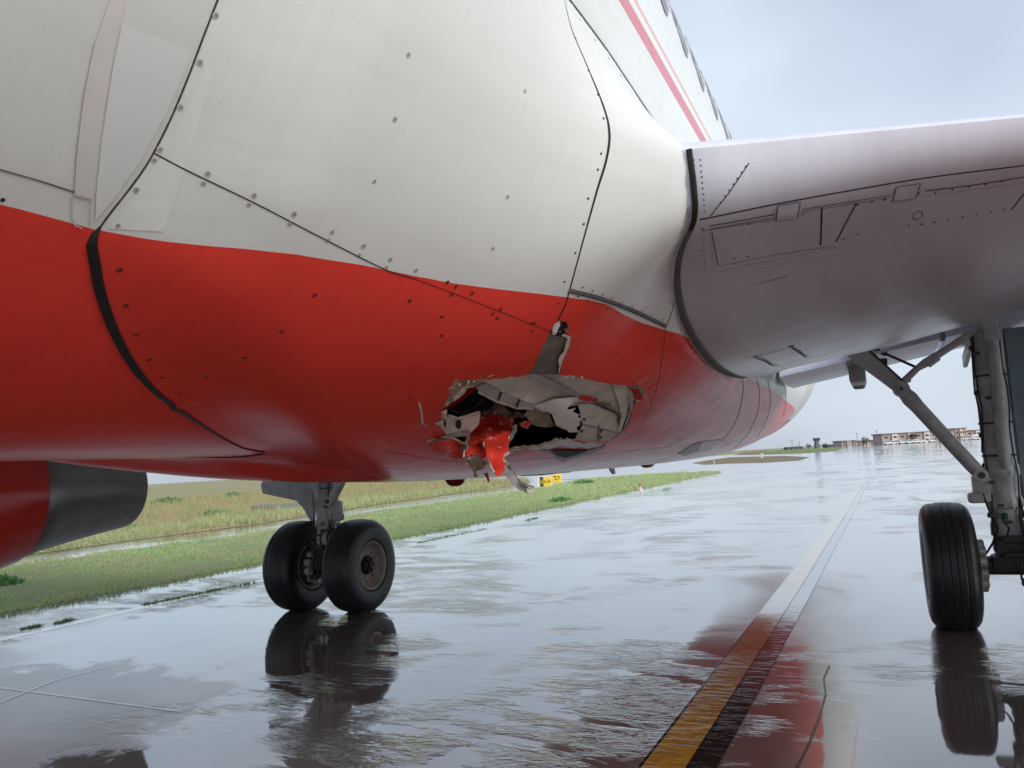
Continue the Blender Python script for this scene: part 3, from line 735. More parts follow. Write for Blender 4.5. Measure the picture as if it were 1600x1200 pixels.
# --- wing
def wing(sg=1, name='wing'):
    K = 26
    def rs(C, cols=3):
        C = np.array(C, float); C = np.array(catmull([c for c in C], 8)); L = np.concatenate([[0], np.cumsum(np.hypot(np.diff(C[:, 0]), np.diff(C[:, 1])))]); L /= L[-1]
        u = np.linspace(0, 1, K)**1.35; return np.stack([np.interp(u, L, C[:, k]) for k in range(C.shape[1])], 1)
    T = [(3.0, [(-5.53, 2.848), (-5.50, 2.765), (-5.40, 2.705), (-5.1, 2.635), (-4.6, 2.53), (-3.8, 2.43), (-3.0, 2.40), (-2, 2.47), (-1, 2.62), (-.1, 2.76)], .42),
         (4.2, [(-4.92, 2.925), (-4.89, 2.865), (-4.80, 2.82), (-4.5, 2.775), (-4.0, 2.71), (-3.2, 2.645), (-2.4, 2.655), (-1.5, 2.76), (-.7, 2.93), (0, 3.05)], .36),
         (6.4, [(-3.8, 3.16), (-3.77, 3.10), (-3.68, 3.06), (-3.4, 3.02), (-2.9, 2.97), (-2.2, 2.93), (-1.5, 2.93), (-.8, 2.98), (-.2, 3.05), (.3, 3.1)], .30),
         (11, [(-1.46, 3.56), (-1.44, 3.52), (-1.38, 3.49), (-1.2, 3.46), (-.9, 3.43), (-.5, 3.41), (0, 3.41), (.5, 3.44), (.9, 3.47), (1.3, 3.5)], .2),
         (16.9, [(1.6, 4.08), (1.61, 4.06), (1.64, 4.04), (1.75, 4.03), (1.9, 4.02), (2.1, 4.02), (2.3, 4.02), (2.5, 4.03), (2.8, 4.05), (3.0, 4.06)], .08)]
    rl = [tuple(p) for p in ROOT_LOW[:-2]]+[(-.5, 2.47, 1.95)]; ru = [tuple(p) for p in ROOT_UP[:-1]]+[(-.5, 2.80, 1.98)]
    low, upp = rs(rl), rs(ru)
    rings = []
    a = low.copy(); a[:, 2] -= .22; b = upp.copy(); b[:, 2] -= .22
    rings.append((a, b)); rings.append((low, upp))
    def station(X, C, hm):
        l = rs([(y, z, X) for y, z in C]); u = (l[:, 0]-l[0, 0])/(l[-1, 0]-l[0, 0]); up = l.copy()
        up[:, 2] = X
        th = hm*.55*(1.4845*np.sqrt(u)-.63*u-1.758*u**2+1.4215*u**3-.5*u**4)
        up[:, 1] = l[0, 1]+(l[-1, 1]+.10-l[0, 1])*u+th
        return l, up
    for X, C, hm in T: rings.append(station(X, C, hm))
    # extra in-between rings so that the root blends
    out = [rings[0], rings[1]]
    for i in range(1, len(rings)-1):
        n = 4 if i == 1 else 3
        for k in range(1, n+1):
            t = k/n; out.append((rings[i][0]*(1-t)+rings[i+1][0]*t, rings[i][1]*(1-t)+rings[i+1][1]*t))
    V, F = [], []; R = 2*K-1
    for l, u in out:
        for p in list(l[::-1])+list(u[1:]): V.append((sg*p[2], p[0], p[1]))
    for j in range(len(out)-1):
        for i in range(R):
            F.append((j*R+i, j*R+(i+1) % R, (j+1)*R+(i+1) % R, (j+1)*R+i))
    F.append(tuple((len(out)-1)*R+i for i in range(R)))
    o = mesh_obj(name, V, F, M['wing'], jet, True, None, True)
    try: o.data.set_sharp_from_angle(angle=math.radians(50))
    except Exception: pass
    return o
wingP = wing(1); wingS = wing(-1)
wingP['label'] = 'grey underside of the near wing'
BW = BVHTree.FromObject(wingP, bpy.context.evaluated_depsgraph_get())
def wsurf(px, py, lift=0.0):
    o, d = ray(px, py); h = BW.ray_cast(o, d)
    if h[0] is None: return None
    n = h[1] if h[1].dot(d) < 0 else -h[1]
    return h[0]+n*lift, n

# --- wing details (near wing)
def wl(pts, width, mat='seam', lift=.0016, smooth=True, name='panel_seam'):
    return ribbon(name, pts, width, M[mat], wingP, wsurf, lift, smooth)
root_px = [(1074, 236), (1079, 280), (1091, 342), (1070, 372), (1058, 410), (1054, 450), (1062, 490), (1082, 535), (1112, 572), (1150, 590)]
def root_seal():
    H = [(Vector((p[2]+.010, p[0], p[1]))) for i_, p in enumerate(RL[:54])]; V, F = [], []
    for i, p in enumerate(H):
        t = (H[min(i+1, len(H)-1)]-H[max(i-1, 0)]).normalized(); s = t.cross(Vector((1, 0, 0))).normalized()
        wd = float(np.interp(i, [0, 14, 20, 30, 40, 53], [.004, .005, .008, .016, .022, .026]))
        V += [p-Vector((.016, 0, 0))+s*.004, p+s*.006, p+Vector((wd, 0, 0))+s*.004, p+Vector((wd, 0, 0))-s*.01]
    for i in range(len(H)-1):
        for k in range(3): F.append((4*i+k, 4*i+k+1, 4*i+k+5, 4*i+k+4))
    mi = [0]*(len(F))
    for i in range(len(H)-1):
        for k in range(3): mi[3*i+k] = 0 if i < 14 else 1
    mesh_obj('root_seal', V, F, [M['seal'], M['sealgrey']], wingP, True, mi)
root_seal()
wl([(1093, 343), (1215, 318), (1330, 297), (1450, 277), (1602, 258)], .007)
wl([(1110, 337), (1140, 300), (1170, 255)], .004, smooth=False)
wl([(1095, 356), (1100, 360), (1220, 341)], .004, smooth=False)
wl([(1284, 324), (1282, 383)], .006, smooth=False); wl([(1338, 317), (1306, 378)], .006, smooth=False)
wl([(1602, 300), (1580, 328)], .006, smooth=False); wl([(1445, 298), (1520, 289), (1602, 276)], .005)
wl([(1112, 362), (1122, 416), (1200, 400), (1300, 384)], .003, smooth=False)
patch('slat_joint_plate', [(1215, 320), (1250, 314), (1245, 340), (1212, 344)], M['wing'], wingP, wsurf, .004)
patch('slat_joint_plate', [(1400, 291), (1438, 285), (1430, 309), (1394, 314)], M['wing'], wingP, wsurf, .004)
wl([(1215, 320), (1250, 314), (1245, 340), (1212, 344), (1215, 320)], .003, 'fast_d', .005, False)
wl([(1400, 291), (1438, 285), (1430, 309), (1394, 314), (1400, 291)], .003, 'fast_d', .005, False)
# bright leading edge of the slats and their joint
def slat_skin(name, x0, x1, ylow):
    poly = [(x0, ylow(x0)-1)]+[(x, ylow(x)-1+random.uniform(-1.5, 1.5)) for x in np.arange(x0+4, x1, 4)]+[(x1, ylow(x1)-1), (x1, ylow(x1)-60)]
    return poly
def rivets(name, pts_list, r, mat, parent, fn):
    """rows of tiny rivets, joined"""
    V, F = [], []
    for q in pts_list:
        h = fn(q[0], q[1], .0012)
        if not h: continue
        p, n = h; a = n.orthogonal().normalized(); b = n.cross(a); i = len(V)
        V += [p+a*(math.cos(k*PI/3)*r)+b*(math.sin(k*PI/3)*r) for k in range(6)]; F.append(tuple(range(i, i+6)))
    o = mesh_obj(name, V, F, mat, parent, False); o['kind'] = 'stuff'; return o
rv = []
for k in range(40): t = k/39; rv.append((1110+t*100, 353-t*18)); rv.append((1112+t*100, 357-t*18))
for k in range(45): t = k/44; rv.append((1255+t*135, 327-t*22)); rv.append((1253+t*135, 331-t*22))
for k in range(24): t = k/23; rv.append((1440+t*160, 307-t*22))
for k in range(12): t = k/11; rv += [(1097+t*5, 360+t*60), (1109+t*6, 360+t*60)]
for k in range(40): t = k/39; rv += [(1120+t*190, 424-t*38+random.gauss(0, 1.2))]
for k in range(20): t = k/19; rv += [(1190+t*120, 420-t*20+random.gauss(0, 1.5)), (1180+t*50, 445-t*14)]
for k in range(10): t = k/9; rv += [(1084+t*6, 250+t*80), (1094+t*7, 250+t*80)]
for k in range(9): t = k/8; rv += [(1165-t*52, 260+t*74)]
rivets('rivet_rows', rv, .0034, M['fast_d'], wingP, wsurf)
for q in [(1225, 324), (1222, 332), (1240, 319), (1239, 330), (1408, 294), (1428, 290), (1425, 302), (1403, 306), (1340, 320), (1362, 316), (1382, 312), (1435, 302), (1462, 300), (1488, 296), (1514, 291), (1540, 288), (1566, 283),
          (1420, 352), (1440, 350), (1460, 347), (1482, 343), (1504, 339), (1526, 335), (1548, 331), (1568, 327), (1318, 374), (1340, 366), (1095, 392), (1100, 412), (1148, 404), (1168, 401), (1170, 350), (1255, 334)]:
    place_fast(*q, FM_D, wingP, wsurf, .9)
wl([(1426, 336), (1433, 330), (1441, 332), (1439, 340), (1430, 343), (1424, 338)], .003, 'fast_d')
# small drain fittings with pipes near the rear of the lower skin
for (x, y, pl) in ((1180, 557, [(1180, 558), (1195, 563), (1205, 569), (1216, 570)]), (1236, 541, [(1236, 542), (1248, 549), (1258, 556), (1266, 556)])):
    place_fast(x, y, FM_D, wingP, wsurf, 3.2); wl(pl, .012, 'sealgrey', .006, name='drain_pipe')
wl([(1165, 560), (1200, 552), (1228, 545)], .008, 'fast_d'); wl([(1190, 565), (1215, 560)], .006, 'fast_d')

# --- flaps behind the rear spar
def flap(sg, x0, x1, n=2):
    mb = MB(); secs = []
    for X in (x0, x1):
        k = (X-1.95)/(4.2-1.95); z0 = 2.47+.34*k; z1 = 2.44+.36*k
        secs.append([(sg*X, -.15, z0-.01), (sg*X, .25, z0-.045), (sg*X, .75, z0-.05), (sg*X, 1.35, z1), (sg*X, 1.36, z1+.02), (sg*X, .5, z0+.17), (sg*X, -.05, z0+.13)])
    m = len(secs[0]); V = secs[0]+secs[1]; F = [(i, (i+1) % m, m+(i+1) % m, m+i) for i in range(m)]+[tuple(range(m))[::-1], tuple(range(m, 2*m))]
    mb.add(V, F, 0, False); return mb.build('flap', M['wing'], wingP if sg > 0 else wingS)
for sg in (1, -1):
    flap(sg, 1.98, 3.45); flap(sg, 3.50, 6.3)
    mb = MB()
    for X, z in ((2.7, 2.58),):
        mb.box((sg*X, .55, z-.10), (.16, .75, .22), None, 0, .03)
        mb.box((sg*X, 1.05, z-.12), (.13, .5, .14), Matrix.Rotation(.25, 3, 'X'), 0, .03)
    mb.build('flap_track', M['gear'], wingP if sg > 0 else wingS)
# white plates in the flap bay; their colour imitates light from behind
for sg in (1, -1):
    mb = MB(); mb.prism([(sg*2.55, -.02, 2.665), (sg*3.75, -.02, 2.83), (sg*3.75, .30, 2.74), (sg*2.55, .30, 2.60)], (0, .02, .02))
    mb.prism([(sg*3.74, -.02, 2.84), (sg*3.78, -.02, 2.84), (sg*3.78, 1.2, 2.62), (sg*3.74, 1.2, 2.62)], (0, 0, -.12))
    mb.build('lit_flap_bay', M['patch'], wingP if sg > 0 else wingS)

# --- main landing gear
def A(px, py, Y=0.0): return atY(px, py, Y)
def landing_gear(sg):
    def X(p): return Vector((sg*p[0], p[1], p[2]))
    g = MB()     # leg
    xc = 3.835
    prof = [(3.15, .12), (2.80, .135), (2.45, .135), (2.0, .132), (1.50, .135), (1.46, .15), (1.40, .15), (1.37, .135), (1.20, .132), (1.16, .15), (1.10, .15), (1.08, .128), (.98, .128), (.93, .14), (.84, .14), (.82, .10)]
    g.lathe([(z, r) for z, r in prof], (sg*xc, 0, 0), (0, 0, 1), 28, 0)
    g.tube([X((xc+.03, -.15, 2.86)), X((xc+.03, -.165, 2.2)), X((xc+.02, -.17, 1.62)), X((xc+.02, -.13, 1.45))], [.05, .055, .055, .04], 14, 0)
    g.box(X((xc+.03, -.16, 2.72)), (.13, .10, .22), None, 0, .02)
    for z in (2.30, 1.86, 1.56): g.lathe([(z, .139), (z, .143), (z+.018, .143), (z+.018, .139)], (sg*xc, 0, 0), (0, 0, 1), 24, 1)
    g.box(X((xc-.17, -.03, 1.30)), (.16, .16, .20), None, 0, .03); g.box(X((xc-.2, -.05, 1.19)), (.2, .12, .10), None, 0, .03)
    g.box(X((xc-.12, -.12, 1.03)), (.09, .05, .04), None, 1, .01)
    leg = g.build('main_landing_gear', [M['gear'], M['geardark']], jet)
    leg['label'] = 'near main landing gear leg' if sg > 0 else 'far main landing gear leg under the belly'
    def part(mb, name, mats): return mb.build(name, mats, leg)
    m = MB(); m.lathe([(.86, .105), (.56, .10), (.54, .08)], (sg*xc, 0, 0), (0, 0, 1), 24); part(m, 'oleo_piston', M['chrome'])
    m = MB(); m.box(X((xc, -.02, .74)), (.26, .26, .16), None, 0, .04); m.box(X((xc, -.03, .60)), (.34, .24, .14), None, 0, .04)
    m.box(X((xc+.02, -.16, .82)), (.20, .07, .06), None, 0, .01); m.box(X((xc+.06, -.18, .68)), (.26, .02, .03), None, 0, .004)
    for k in range(5): m.box(X((xc-.12+.06*k, -.15, .66-.02*k)), (.03, .03, .10+.03*(k % 2)), None, 0, .006)
    m.box(X((xc+.1, -.15, .43)), (.12, .08, .05), None, 0, .01); m.tube([X((xc+.05, -.15, .6)), X((xc+.04, -.16, .47)), X((xc+.16, -.16, .45))], .012, 8, 0)
    part(m, 'axle_block', M['geardark'])
    m = MB(); m.tube([(sg*(xc-.64), 0, .565), (sg*(xc+.64), 0, .565)], .085, 20); part(m, 'axle', M['geardark'])
    # torque links behind the leg
    m = MB(); m.prism([X((xc-.09, .13, 1.10)), X((xc+.09, .13, 1.10)), X((xc+.03, .42, .84)), X((xc-.03, .42, .84))], (0, .03, .03)); m.prism([X((xc-.03, .42, .84)), X((xc+.03, .42, .84)), X((xc+.09, .12, .58)), X((xc-.09, .12, .58))], (0, .03, .03))
    part(m, 'torque_link', M['gear'])
    # side stay, seen on the near gear between wing and leg
    a, e, b = A(1322, 538, -.12), A(1408, 608, -.12), A(1532, 742, -.12)
    m = MB(); dv = (e-a); dl = dv.normalized(); sidev = Vector((dl.z, 0, -dl.x))
    for q, wid, dep in ((0, 1, 1),):
        P = [a-sidev*.105-dl*.10, a+sidev*.085-dl*.02, e+sidev*.055, e-sidev*.055]
        m.prism([X(p+Vector((0, -.05, 0))) for p in P], (0, .11, 0))
        m.prism([X(p+Vector((0, -.055, 0))) for p in (a-sidev*.115-dl*.06, a-sidev*.098-dl*.1, e-sidev*.052, e-sidev*.072)], (0, .12, 0), 1)
    m.lathe([(-.075, .0), (-.075, .075), (.075, .075), (.075, 0)], X(e), (0, 1, 0), 24, 0); m.lathe([(-.085, .0), (-.085, .035), (-.075, .035)], X(e), (0, 1, 0), 18, 0); m.lathe([(-.088, 0), (-.088, .017), (-.085, .017)], X(e), (0, 1, 0), 12, 1)
    m.box(X(e+Vector((.06, 0, .09))), (.07, .08, .07), None, 0, .02); m.box(X(a.lerp(e, .55)-sidev*.09), (.08, .07, .06), None, 1, .01)
    part(m, 'upper_side_stay', [M['gear'], M['geardark']])
    m = MB(); f = (b-e).normalized(); m.tube([X(e), X(e+f*.12), X(e+f*.22), X(b-f*.10), X(b)], [.055, .075, .066, .062, .055], 20, 0)
    m.lathe([(-.08, 0), (-.08, .06), (.08, .06), (.08, 0)], X(b), (0, 1, 0), 20, 0); m.lathe([(-.088, 0), (-.088, .03), (-.08, .03)], X(b), (0, 1, 0), 14, 1)
    part(m, 'lower_side_stay', [M['gear'], M['geardark']])
    m = MB(); c = A(1410, 598, -.12); d = A(1434, 575, -.12); t = A(1540, 506, -.12)
    m.tube([X(c), X(d)], [.035, .03], 12); m.tube([X(d), X(d.lerp(t, .12)), X(d.lerp(t, .35)), X(t)], [.03, .042, .034, .03], 12)
    m.box(X(d.lerp(t, .2)+Vector((.02, -.02, -.03))), (.12, .06, .04), Matrix.Rotation(-sg*.6, 3, 'Y'), 0, .01)
    part(m, 'lock_stay', M['geardark'] if False else M['gear'])
    m = MB(); t0 = A(1346, 536, -.10); m.tube([X(t0), X(t0.lerp(d, .45))], .025, 10); m.tube([X(t0.lerp(d, .45)), X(d)], .013, 8); part(m, 'lock_actuator', M['geardark'])
    # hoses
    for k, (dx, dy) in enumerate(((-.135, -.06), (-.12, -.10), (.10, -.12))):
        m = MB(); pts = [X((xc+dx+.012*math.sin(j*1.7+k), dy, 2.8-j*.2)) for j in range(12 if k else 7)]; m.tube(pts, .007, 6); part(m, 'hydraulic_hose', M['hose'])
    m = MB(); m.tube([X((xc-.03, -.15, 1.05)), X((xc-.05, -.17, .98)), X((xc-.01, -.16, .92)), X((xc-.03, -.15, .85))], .008, 6); part(m, 'hydraulic_hose', M['hose'])
    m = MB(); m.tube([X((xc+.06, -.15, 1.42)), X((xc+.03, -.17, 1.25)), X((xc+.05, -.16, 1.08))], .008, 6); part(m, 'hydraulic_hose', M['chrome'])
    for k, z in enumerate((2.52, 2.1, 1.7, 1.33, 1.12, .97)):
        m = MB(); m.box(X((xc-.10+.05*(k % 3), -.135, z)), (.05, .035, .028), None, 0, .006); part(m, 'hose_clamp', M['geardark'])
        m = MB(); m.box(X((xc-.135, -.03, z+.06)), (.03, .05, .04), None, 0, .006); part(m, 'hose_clamp', M['geardark'])
    for k, pts in enumerate(([(xc-.14, -.05, 1.5), (xc-.19, -.09, 1.35), (xc-.15, -.11, 1.1), (xc-.10, -.13, .9), (xc-.2, -.12, .7), (xc-.3, -.08, .6)], [(xc+.1, -.12, 1.2), (xc+.13, -.15, .95), (xc+.2, -.15, .75), (xc+.3, -.09, .62)])):
        m = MB(); m.tube([X(p) for p in catmull([np.array(p) for p in pts], 5)], .010, 7); part(m, 'brake_hose', M['hose'])
    m = MB(); m.box(X((xc-.03, -.129, 1.02)), (.055, .012, .055), None, 0, .003); part(m, 'placard', M['green'])
    # leg door on the outboard side
    q = [(-A(409, 757, .12).x, A(409, 757, .12).z)]+[(-A(x, y, .12).x, A(x, y, .12).z) for x, y in ((412, 771), (440, 777), (464, 782), (475, 794), (486, 813), (491, 822), (500, 822))]
    poly = [(4.62, 2.75), (4.60, 2.2)]+q+[(3.90, 1.30), (3.90, 2.75)]
    m = MB(); m.prism([(sg*x, .10, z) for x, z in poly], (0, .05, 0)); part(m, 'leg_door', M['door'] if sg > 0 else M['gear'])
    m = MB(); m.prism([(sg*x, .07, z) for x, z in ((4.0, 2.7), (4.06, 2.7), (4.03, 1.15), (4.0, 1.15))], (0, .04, 0)); part(m, 'door_hinge_rail', M['door'] if sg > 0 else M['geardark'])
    # wheels
    for wx, out in ((3.33, -1), (4.26, 1)):
        R0 = .584; hw = .215
        tp = [(-.16, .30), (-.205, .33), (-hw, .40), (-hw, .46), (-.20, .515), (-.175, .55), (-.15, .568)]
        xs = np.linspace(-.14, .14, 41)
        for x in xs:
            gr = min(abs(x-c) for c in (-.095, -.03, .03, .095)); r = R0-.012*(x/.14)**2
            if gr < .0045: r -= .007
            tp.append((x, r))
        tp += [(-a, b) for a, b in [(-.15, .568), (-.175, .55), (-.20, .515), (-hw, .46), (-hw, .40), (-.205, .33), (-.16, .30)]]
        t = MB(); t.lathe(tp, (sg*wx, 0, .568), (1, 0, 0), 96, 0, True); o = part(t, 'tyre', M['tyre'])
        for v in o.data.vertices:      # flat where it carries the load
            if v.co.z < .004: v.co.x += (v.co.x-sg*wx)*.12; v.co.z = .002
        # rim: dished wheel with bead flange
        sd = sg*out; rm = MB()
        rm.lathe([(sd*.02, .06), (sd*.09, .09), (sd*.10, .13), (sd*.075, .17), (sd*.06, .235), (sd*.085, .262), (sd*.150, .275), (sd*.185, .285), (sd*.200, .305), (sd*.185, .315), (sd*.15, .31)], (sg*wx, 0, .568), (1, 0, 0), 56, 0)
        rm.lathe([(-sd*.02, .10), (-sd*.12, .23), (-sd*.19, .275), (-sd*.2, .305), (-sd*.15, .31)], (sg*wx, 0, .568), (1, 0, 0), 48, 0)
        for k in range(9):
            an = 2*PI*k/9; rm.lathe([(sd*.066, .0), (sd*.066, .024), (sd*.04, .024)], (sg*wx, math.cos(an)*.205, .568+math.sin(an)*.205), (1, 0, 0), 10, 1)
        part(rm, 'wheel_rim', [M['rim'], M['hub']])
        hb = MB(); hb.lathe([(sd*.05, .125), (sd*.12, .12), (sd*.14, .10), (sd*.145, .0)], (sg*wx, 0, .568), (1, 0, 0), 24, 0)
        for k in range(6):
            an = 2*PI*k/6; hb.box((sg*wx+sd*.15, math.cos(an)*.075, .568+math.sin(an)*.075), (.03, .04, .04), None, 0, .006)
        hb.lathe([(sd*.14, .045), (sd*.175, .04), (sd*.178, 0)], (sg*wx, 0, .568), (1, 0, 0), 16, 0)
        part(hb, 'hub_cap', M['hub'])
        bk = MB(); bk.lathe([(-sd*.10, .14), (-sd*.10, .25), (-sd*.22, .25), (-sd*.235, .22), (-sd*.235, .13)], (sg*wx, 0, .568), (1, 0, 0), 36, 1)
        for k in range(11):
            an = 2*PI*k/11; bk.lathe([(-sd*.22, .052), (-sd*.285, .052), (-sd*.295, .04), (-sd*.295, 0)], (sg*wx, math.cos(an)*.19, .568+math.sin(an)*.19), (1, 0, 0), 12, 0)
        part(bk, 'brake_unit', [M['brake'], M['geardark']])
    return leg
gearP = landing_gear(1); gearS = landing_gear(-1)

# --- engines
def engine(sg):
    o = (sg*5.75, -.25, 1.74); m = MB()
    m.lathe([(-7.35, .84), (-7.45, .90), (-7.35, .97), (-6.9, 1.05), (-6.0, 1.10), (-5.0, 1.09), (-4.2, 1.02), (-3.5, .92), (-3.1, .84), (-2.78, .765), (-2.78, .70), (-3.2, .70)], o, (0, 1, 0), 72, 0)
    c = m.build('engine_cowl', M['cowl'], jet); c['label'] = 'red engine cowl'
    m = MB(); m.lathe([(-2.95, .68), (-2.78, .715), (-2.60, .70), (-2.48, .665), (-1.9, .575), (-1.36, .505), (-1.33, .50), (-1.36, .485), (-2.4, .55)], o, (0, 1, 0), 64); m.build('exhaust_nozzle', M['nozzle'], c)
    m = MB(); m.lathe([(-2.4, .36), (-1.6, .28), (-1.2, .02)], o, (0, 1, 0), 32); m.build('exhaust_plug', M['nozzle'], c)
    m = MB(); m.lathe([(-7.3, .84), (-6.6, .80), (-6.4, .8), (-6.4, .0)], o, (0, 1, 0), 48); m.lathe([(-6.9, 0), (-6.7, .14), (-6.4, .24)], o, (0, 1, 0), 24); m.build('fan_face', M['hub'], c)
    m = MB(); X = sg*5.75
    m.prism([(X-.16, -5.6, 2.95), (X-.16, -3.0, 3.05), (X-.16, -.6, 2.98), (X-.12, -1.9, 2.35), (X-.12, -5.0, 2.8)], (.30, 0, 0)); m.build('pylon', M['wing'], c)
    if sg < 0:
        m = MB(); p = atX(35, 775, -5.75)+Vector((.95, 0, 0)); m.box((p.x, p.y, p.z), (.01, .04, .012)); 
    return c
engine(-1); engine(1)

# ------------------------------------------------------------------ the damage
def tdist(px, py):
    q = py
    while q > 300:
        h = hit(px, q)
        if h[0] is not None: return h[3]
        q -= 4
    return 4.0
def sheet(name, polyZ, depth, mat, back=None, thick=.004, crumple=0.0, step=5.0, jag=.6, seed=3, absolute=False, parent=None, freq=22.0, label=None):
    """bent sheet inside the hole. depth: list of (x, y, d) control points in the same picture frame as the outline; d is metres behind (+) or
    in front (-) of the skin, or the distance from the lens when absolute"""
    poly = ragged([Z3(*q) for q in polyZ], 5.0, jag, seed)
    ctl = [(*Z3(a, b), d) for a, b, d in depth]
    xs, ys = [p[0] for p in poly], [p[1] for p in poly]
    g = [(x+random.uniform(-1, 1), y+random.uniform(-1, 1)) for x in np.arange(min(xs), max(xs), step) for y in np.arange(min(ys), max(ys), step) if inpoly(x, y, poly)]
    v, f = cdt([poly], g, lambda x, y: inpoly(x, y, poly)); V = []
    for p in v:
        x, y = p[0], p[1]
        ws = [1/((x-a)**2+(y-b)**2+60)**1.5 for a, b, d in ctl]; dd = sum(wq*c[2] for wq, c in zip(ws, ctl))/sum(ws)
        dd += crumple*noise.noise((x/freq, y/freq, seed*3.1))+crumple*.4*noise.noise((x/freq*3, y/freq*3, seed*1.7))
        o, d = ray(x, y); V.append(o+d*(dd if absolute else tdist(x, y)+(dd*.62 if dd > 0 else dd)))
    n = len(V)
    VV = V+[p+(p-Vector(CAM)).normalized()*thick for p in V]
    FF = list(f)+[tuple(i+n for i in q[::-1]) for q in f]; MI = [0]*len(f)+[1]*len(f)
    cnt = {}
    for q in f:
        for a, b in zip(q, q[1:]+q[:1]): cnt[(a, b)] = cnt.get((a, b), 0)+1
    for (a, b) in list(cnt):
        if (b, a) not in cnt: FF.append((a, b, b+n, a+n)); MI.append(1)
    o = mesh_obj(name, VV, FF, [mat, back or mat], parent or fair, True, MI, True)
    try: o.data.set_sharp_from_angle(angle=math.radians(50))
    except Exception: pass
    if label: o['label'] = label
    return o
TL = tdist(790, 700); TU = tdist(760, 640)
# sloping inner skin behind the slot and the upper half of the hole
sheet('inner_skin', [(360, 392), (690, 368), (740, 330), (800, 180), (840, 40), (1000, 40), (1000, 170), (965, 300), (935, 385), (1100, 408), (1420, 435), (1440, 560), (1330, 650), (1240, 655), (1100, 600), (1010, 585), (740, 612), (560, 545), (420, 470)],
      [(870, 60, .22), (860, 300, .22), (450, 420, .16), (900, 400, .18), (1350, 460, .12), (600, 560, .17), (800, 600, .18), (1000, 560, .18), (1240, 640, .14), (1350, 600, .10)], M['inner'], crumple=.006, jag=.2, label='beige inner skin seen through the hole')
M['slotdark'] = simple('slot_painted_shade', (.20, .175, .15), .6, 0, .35, 12)  # dark brown stands for the shade inside the slot
sheet('slot_shade_sheet', [(850, 70), (975, 70), (1000, 180), (985, 300), (925, 385), (880, 402), (800, 398), (690, 398), (740, 300), (800, 180)], [(900, 80, .03), (860, 390, .05)], M['slotdark'], thick=.004, jag=.1)
sheet('stringer_shade_strip', [(705, 408), (742, 392), (870, 446), (1010, 515), (1000, 532), (890, 515), (770, 455)], [(720, 405, .06), (1000, 525, .13)], M['inner2'], thick=.02, jag=.2)  # grey strip that paints the shadow along the stringer
sheet('stringer_highlight', [(768, 424), (780, 418), (862, 448), (858, 460)], [(770, 424, .055), (860, 455, .10)], M['tornwhite'], thick=.006, jag=.2)  # white piece painted in as a highlight on the stringer
sheet('channel', [(395, 474), (450, 452), (560, 515), (640, 545), (732, 572), (738, 606), (640, 604), (520, 566), (420, 512)], [(400, 480, .11), (730, 590, .13), (560, 520, .11)], M['inner2'], M['inner'], thick=.02, jag=.3, label='curved grey channel inside the hole')
sheet('channel_lip', [(410, 500), (520, 556), (640, 594), (738, 598), (738, 610), (640, 608), (518, 570), (408, 512)], [(410, 500, .09), (730, 600, .10)], M['inner'], thick=.01, jag=.2)
for k in (0, 1): sheet('channel_joint', [(540+k*110, 500+k*44), (552+k*110, 506+k*44), (530+k*110, 566+k*34), (522+k*110, 562+k*34)], [(540+k*110, 520+k*40, .095)], M['seam'], thick=.003, jag=.1)
# bracket at the left
sheet('bracket', [(214, 645), (270, 664), (422, 628), (412, 700), (345, 768), (214, 772)], [(214, 700, .07), (420, 650, .17), (340, 760, .12)], M['inner'], thick=.006, jag=.3, label='beige bracket with a lightening hole')
sheet('bracket_flange', [(222, 638), (250, 640), (285, 655), (418, 618), (424, 634), (288, 676), (232, 658)], [(222, 645, .05), (420, 625, .14)], M['tornwhite'], thick=.012, jag=.3)
sheet('bracket_flange', [(214, 765), (340, 728), (362, 742), (340, 768), (230, 778)], [(214, 770, .05), (350, 740, .10)], M['inner2'], thick=.008, jag=.3)
sheet('lightening_hole', [(278, 672), (300, 668), (310, 692), (304, 722), (284, 726), (272, 704)], [(290, 697, .062)], M['seam'], thick=.002, jag=.1)
sheet('cable_loop', [(240, 600), (300, 625), (380, 600), (440, 540), (446, 548), (385, 612), (300, 640), (236, 612)], [(240, 600, .16), (440, 545, .28)], M['seam'], thick=.015, jag=.2)
# brown curled panel, white torn sheet, lower right panel, right rib
sheet('brown_panel', [(682, 640), (700, 614), (745, 606), (835, 636), (862, 708), (800, 722), (725, 694)], [(690, 630, .10), (860, 710, .16), (760, 650, .12)], M['innerbrown'], M['torn'], thick=.008, crumple=.01)
sheet('lower_panel', [(1005, 575), (1100, 578), (1242, 638), (1256, 740), (1226, 800), (1090, 812), (985, 780), (1030, 700), (1015, 640)], [(1010, 580, .11), (1240, 640, .09), (1230, 790, .03), (1000, 770, .06)], M['inner'], thick=.008, jag=.3, label='beige lower panel behind the right of the hole')
sheet('lower_panel_step', [(1030, 690), (1232, 742), (1232, 752), (1028, 700)], [(1030, 690, .055), (1230, 745, .035)], M['inner2'], thick=.012, jag=.1)
sheet('lower_panel_seam', [(1124, 702), (1130, 702), (1126, 796), (1120, 796)], [(1124, 750, .03)], M['fast_d'], thick=.003, jag=.05)
sheet('lower_panel_edge', [(1100, 566), (1180, 598), (1244, 634), (1250, 700), (1240, 700), (1234, 644), (1170, 610), (1096, 580)], [(1100, 570, .09), (1240, 640, .06), (1245, 700, .04)], M['geardark'], thick=.01, jag=.3)
sheet('lower_slat', [(1110, 560), (1200, 578), (1206, 600), (1180, 592), (1108, 572)], [(1110, 565, .08), (1200, 585, .07)], M['innerbrown'], thick=.006, jag=.3)
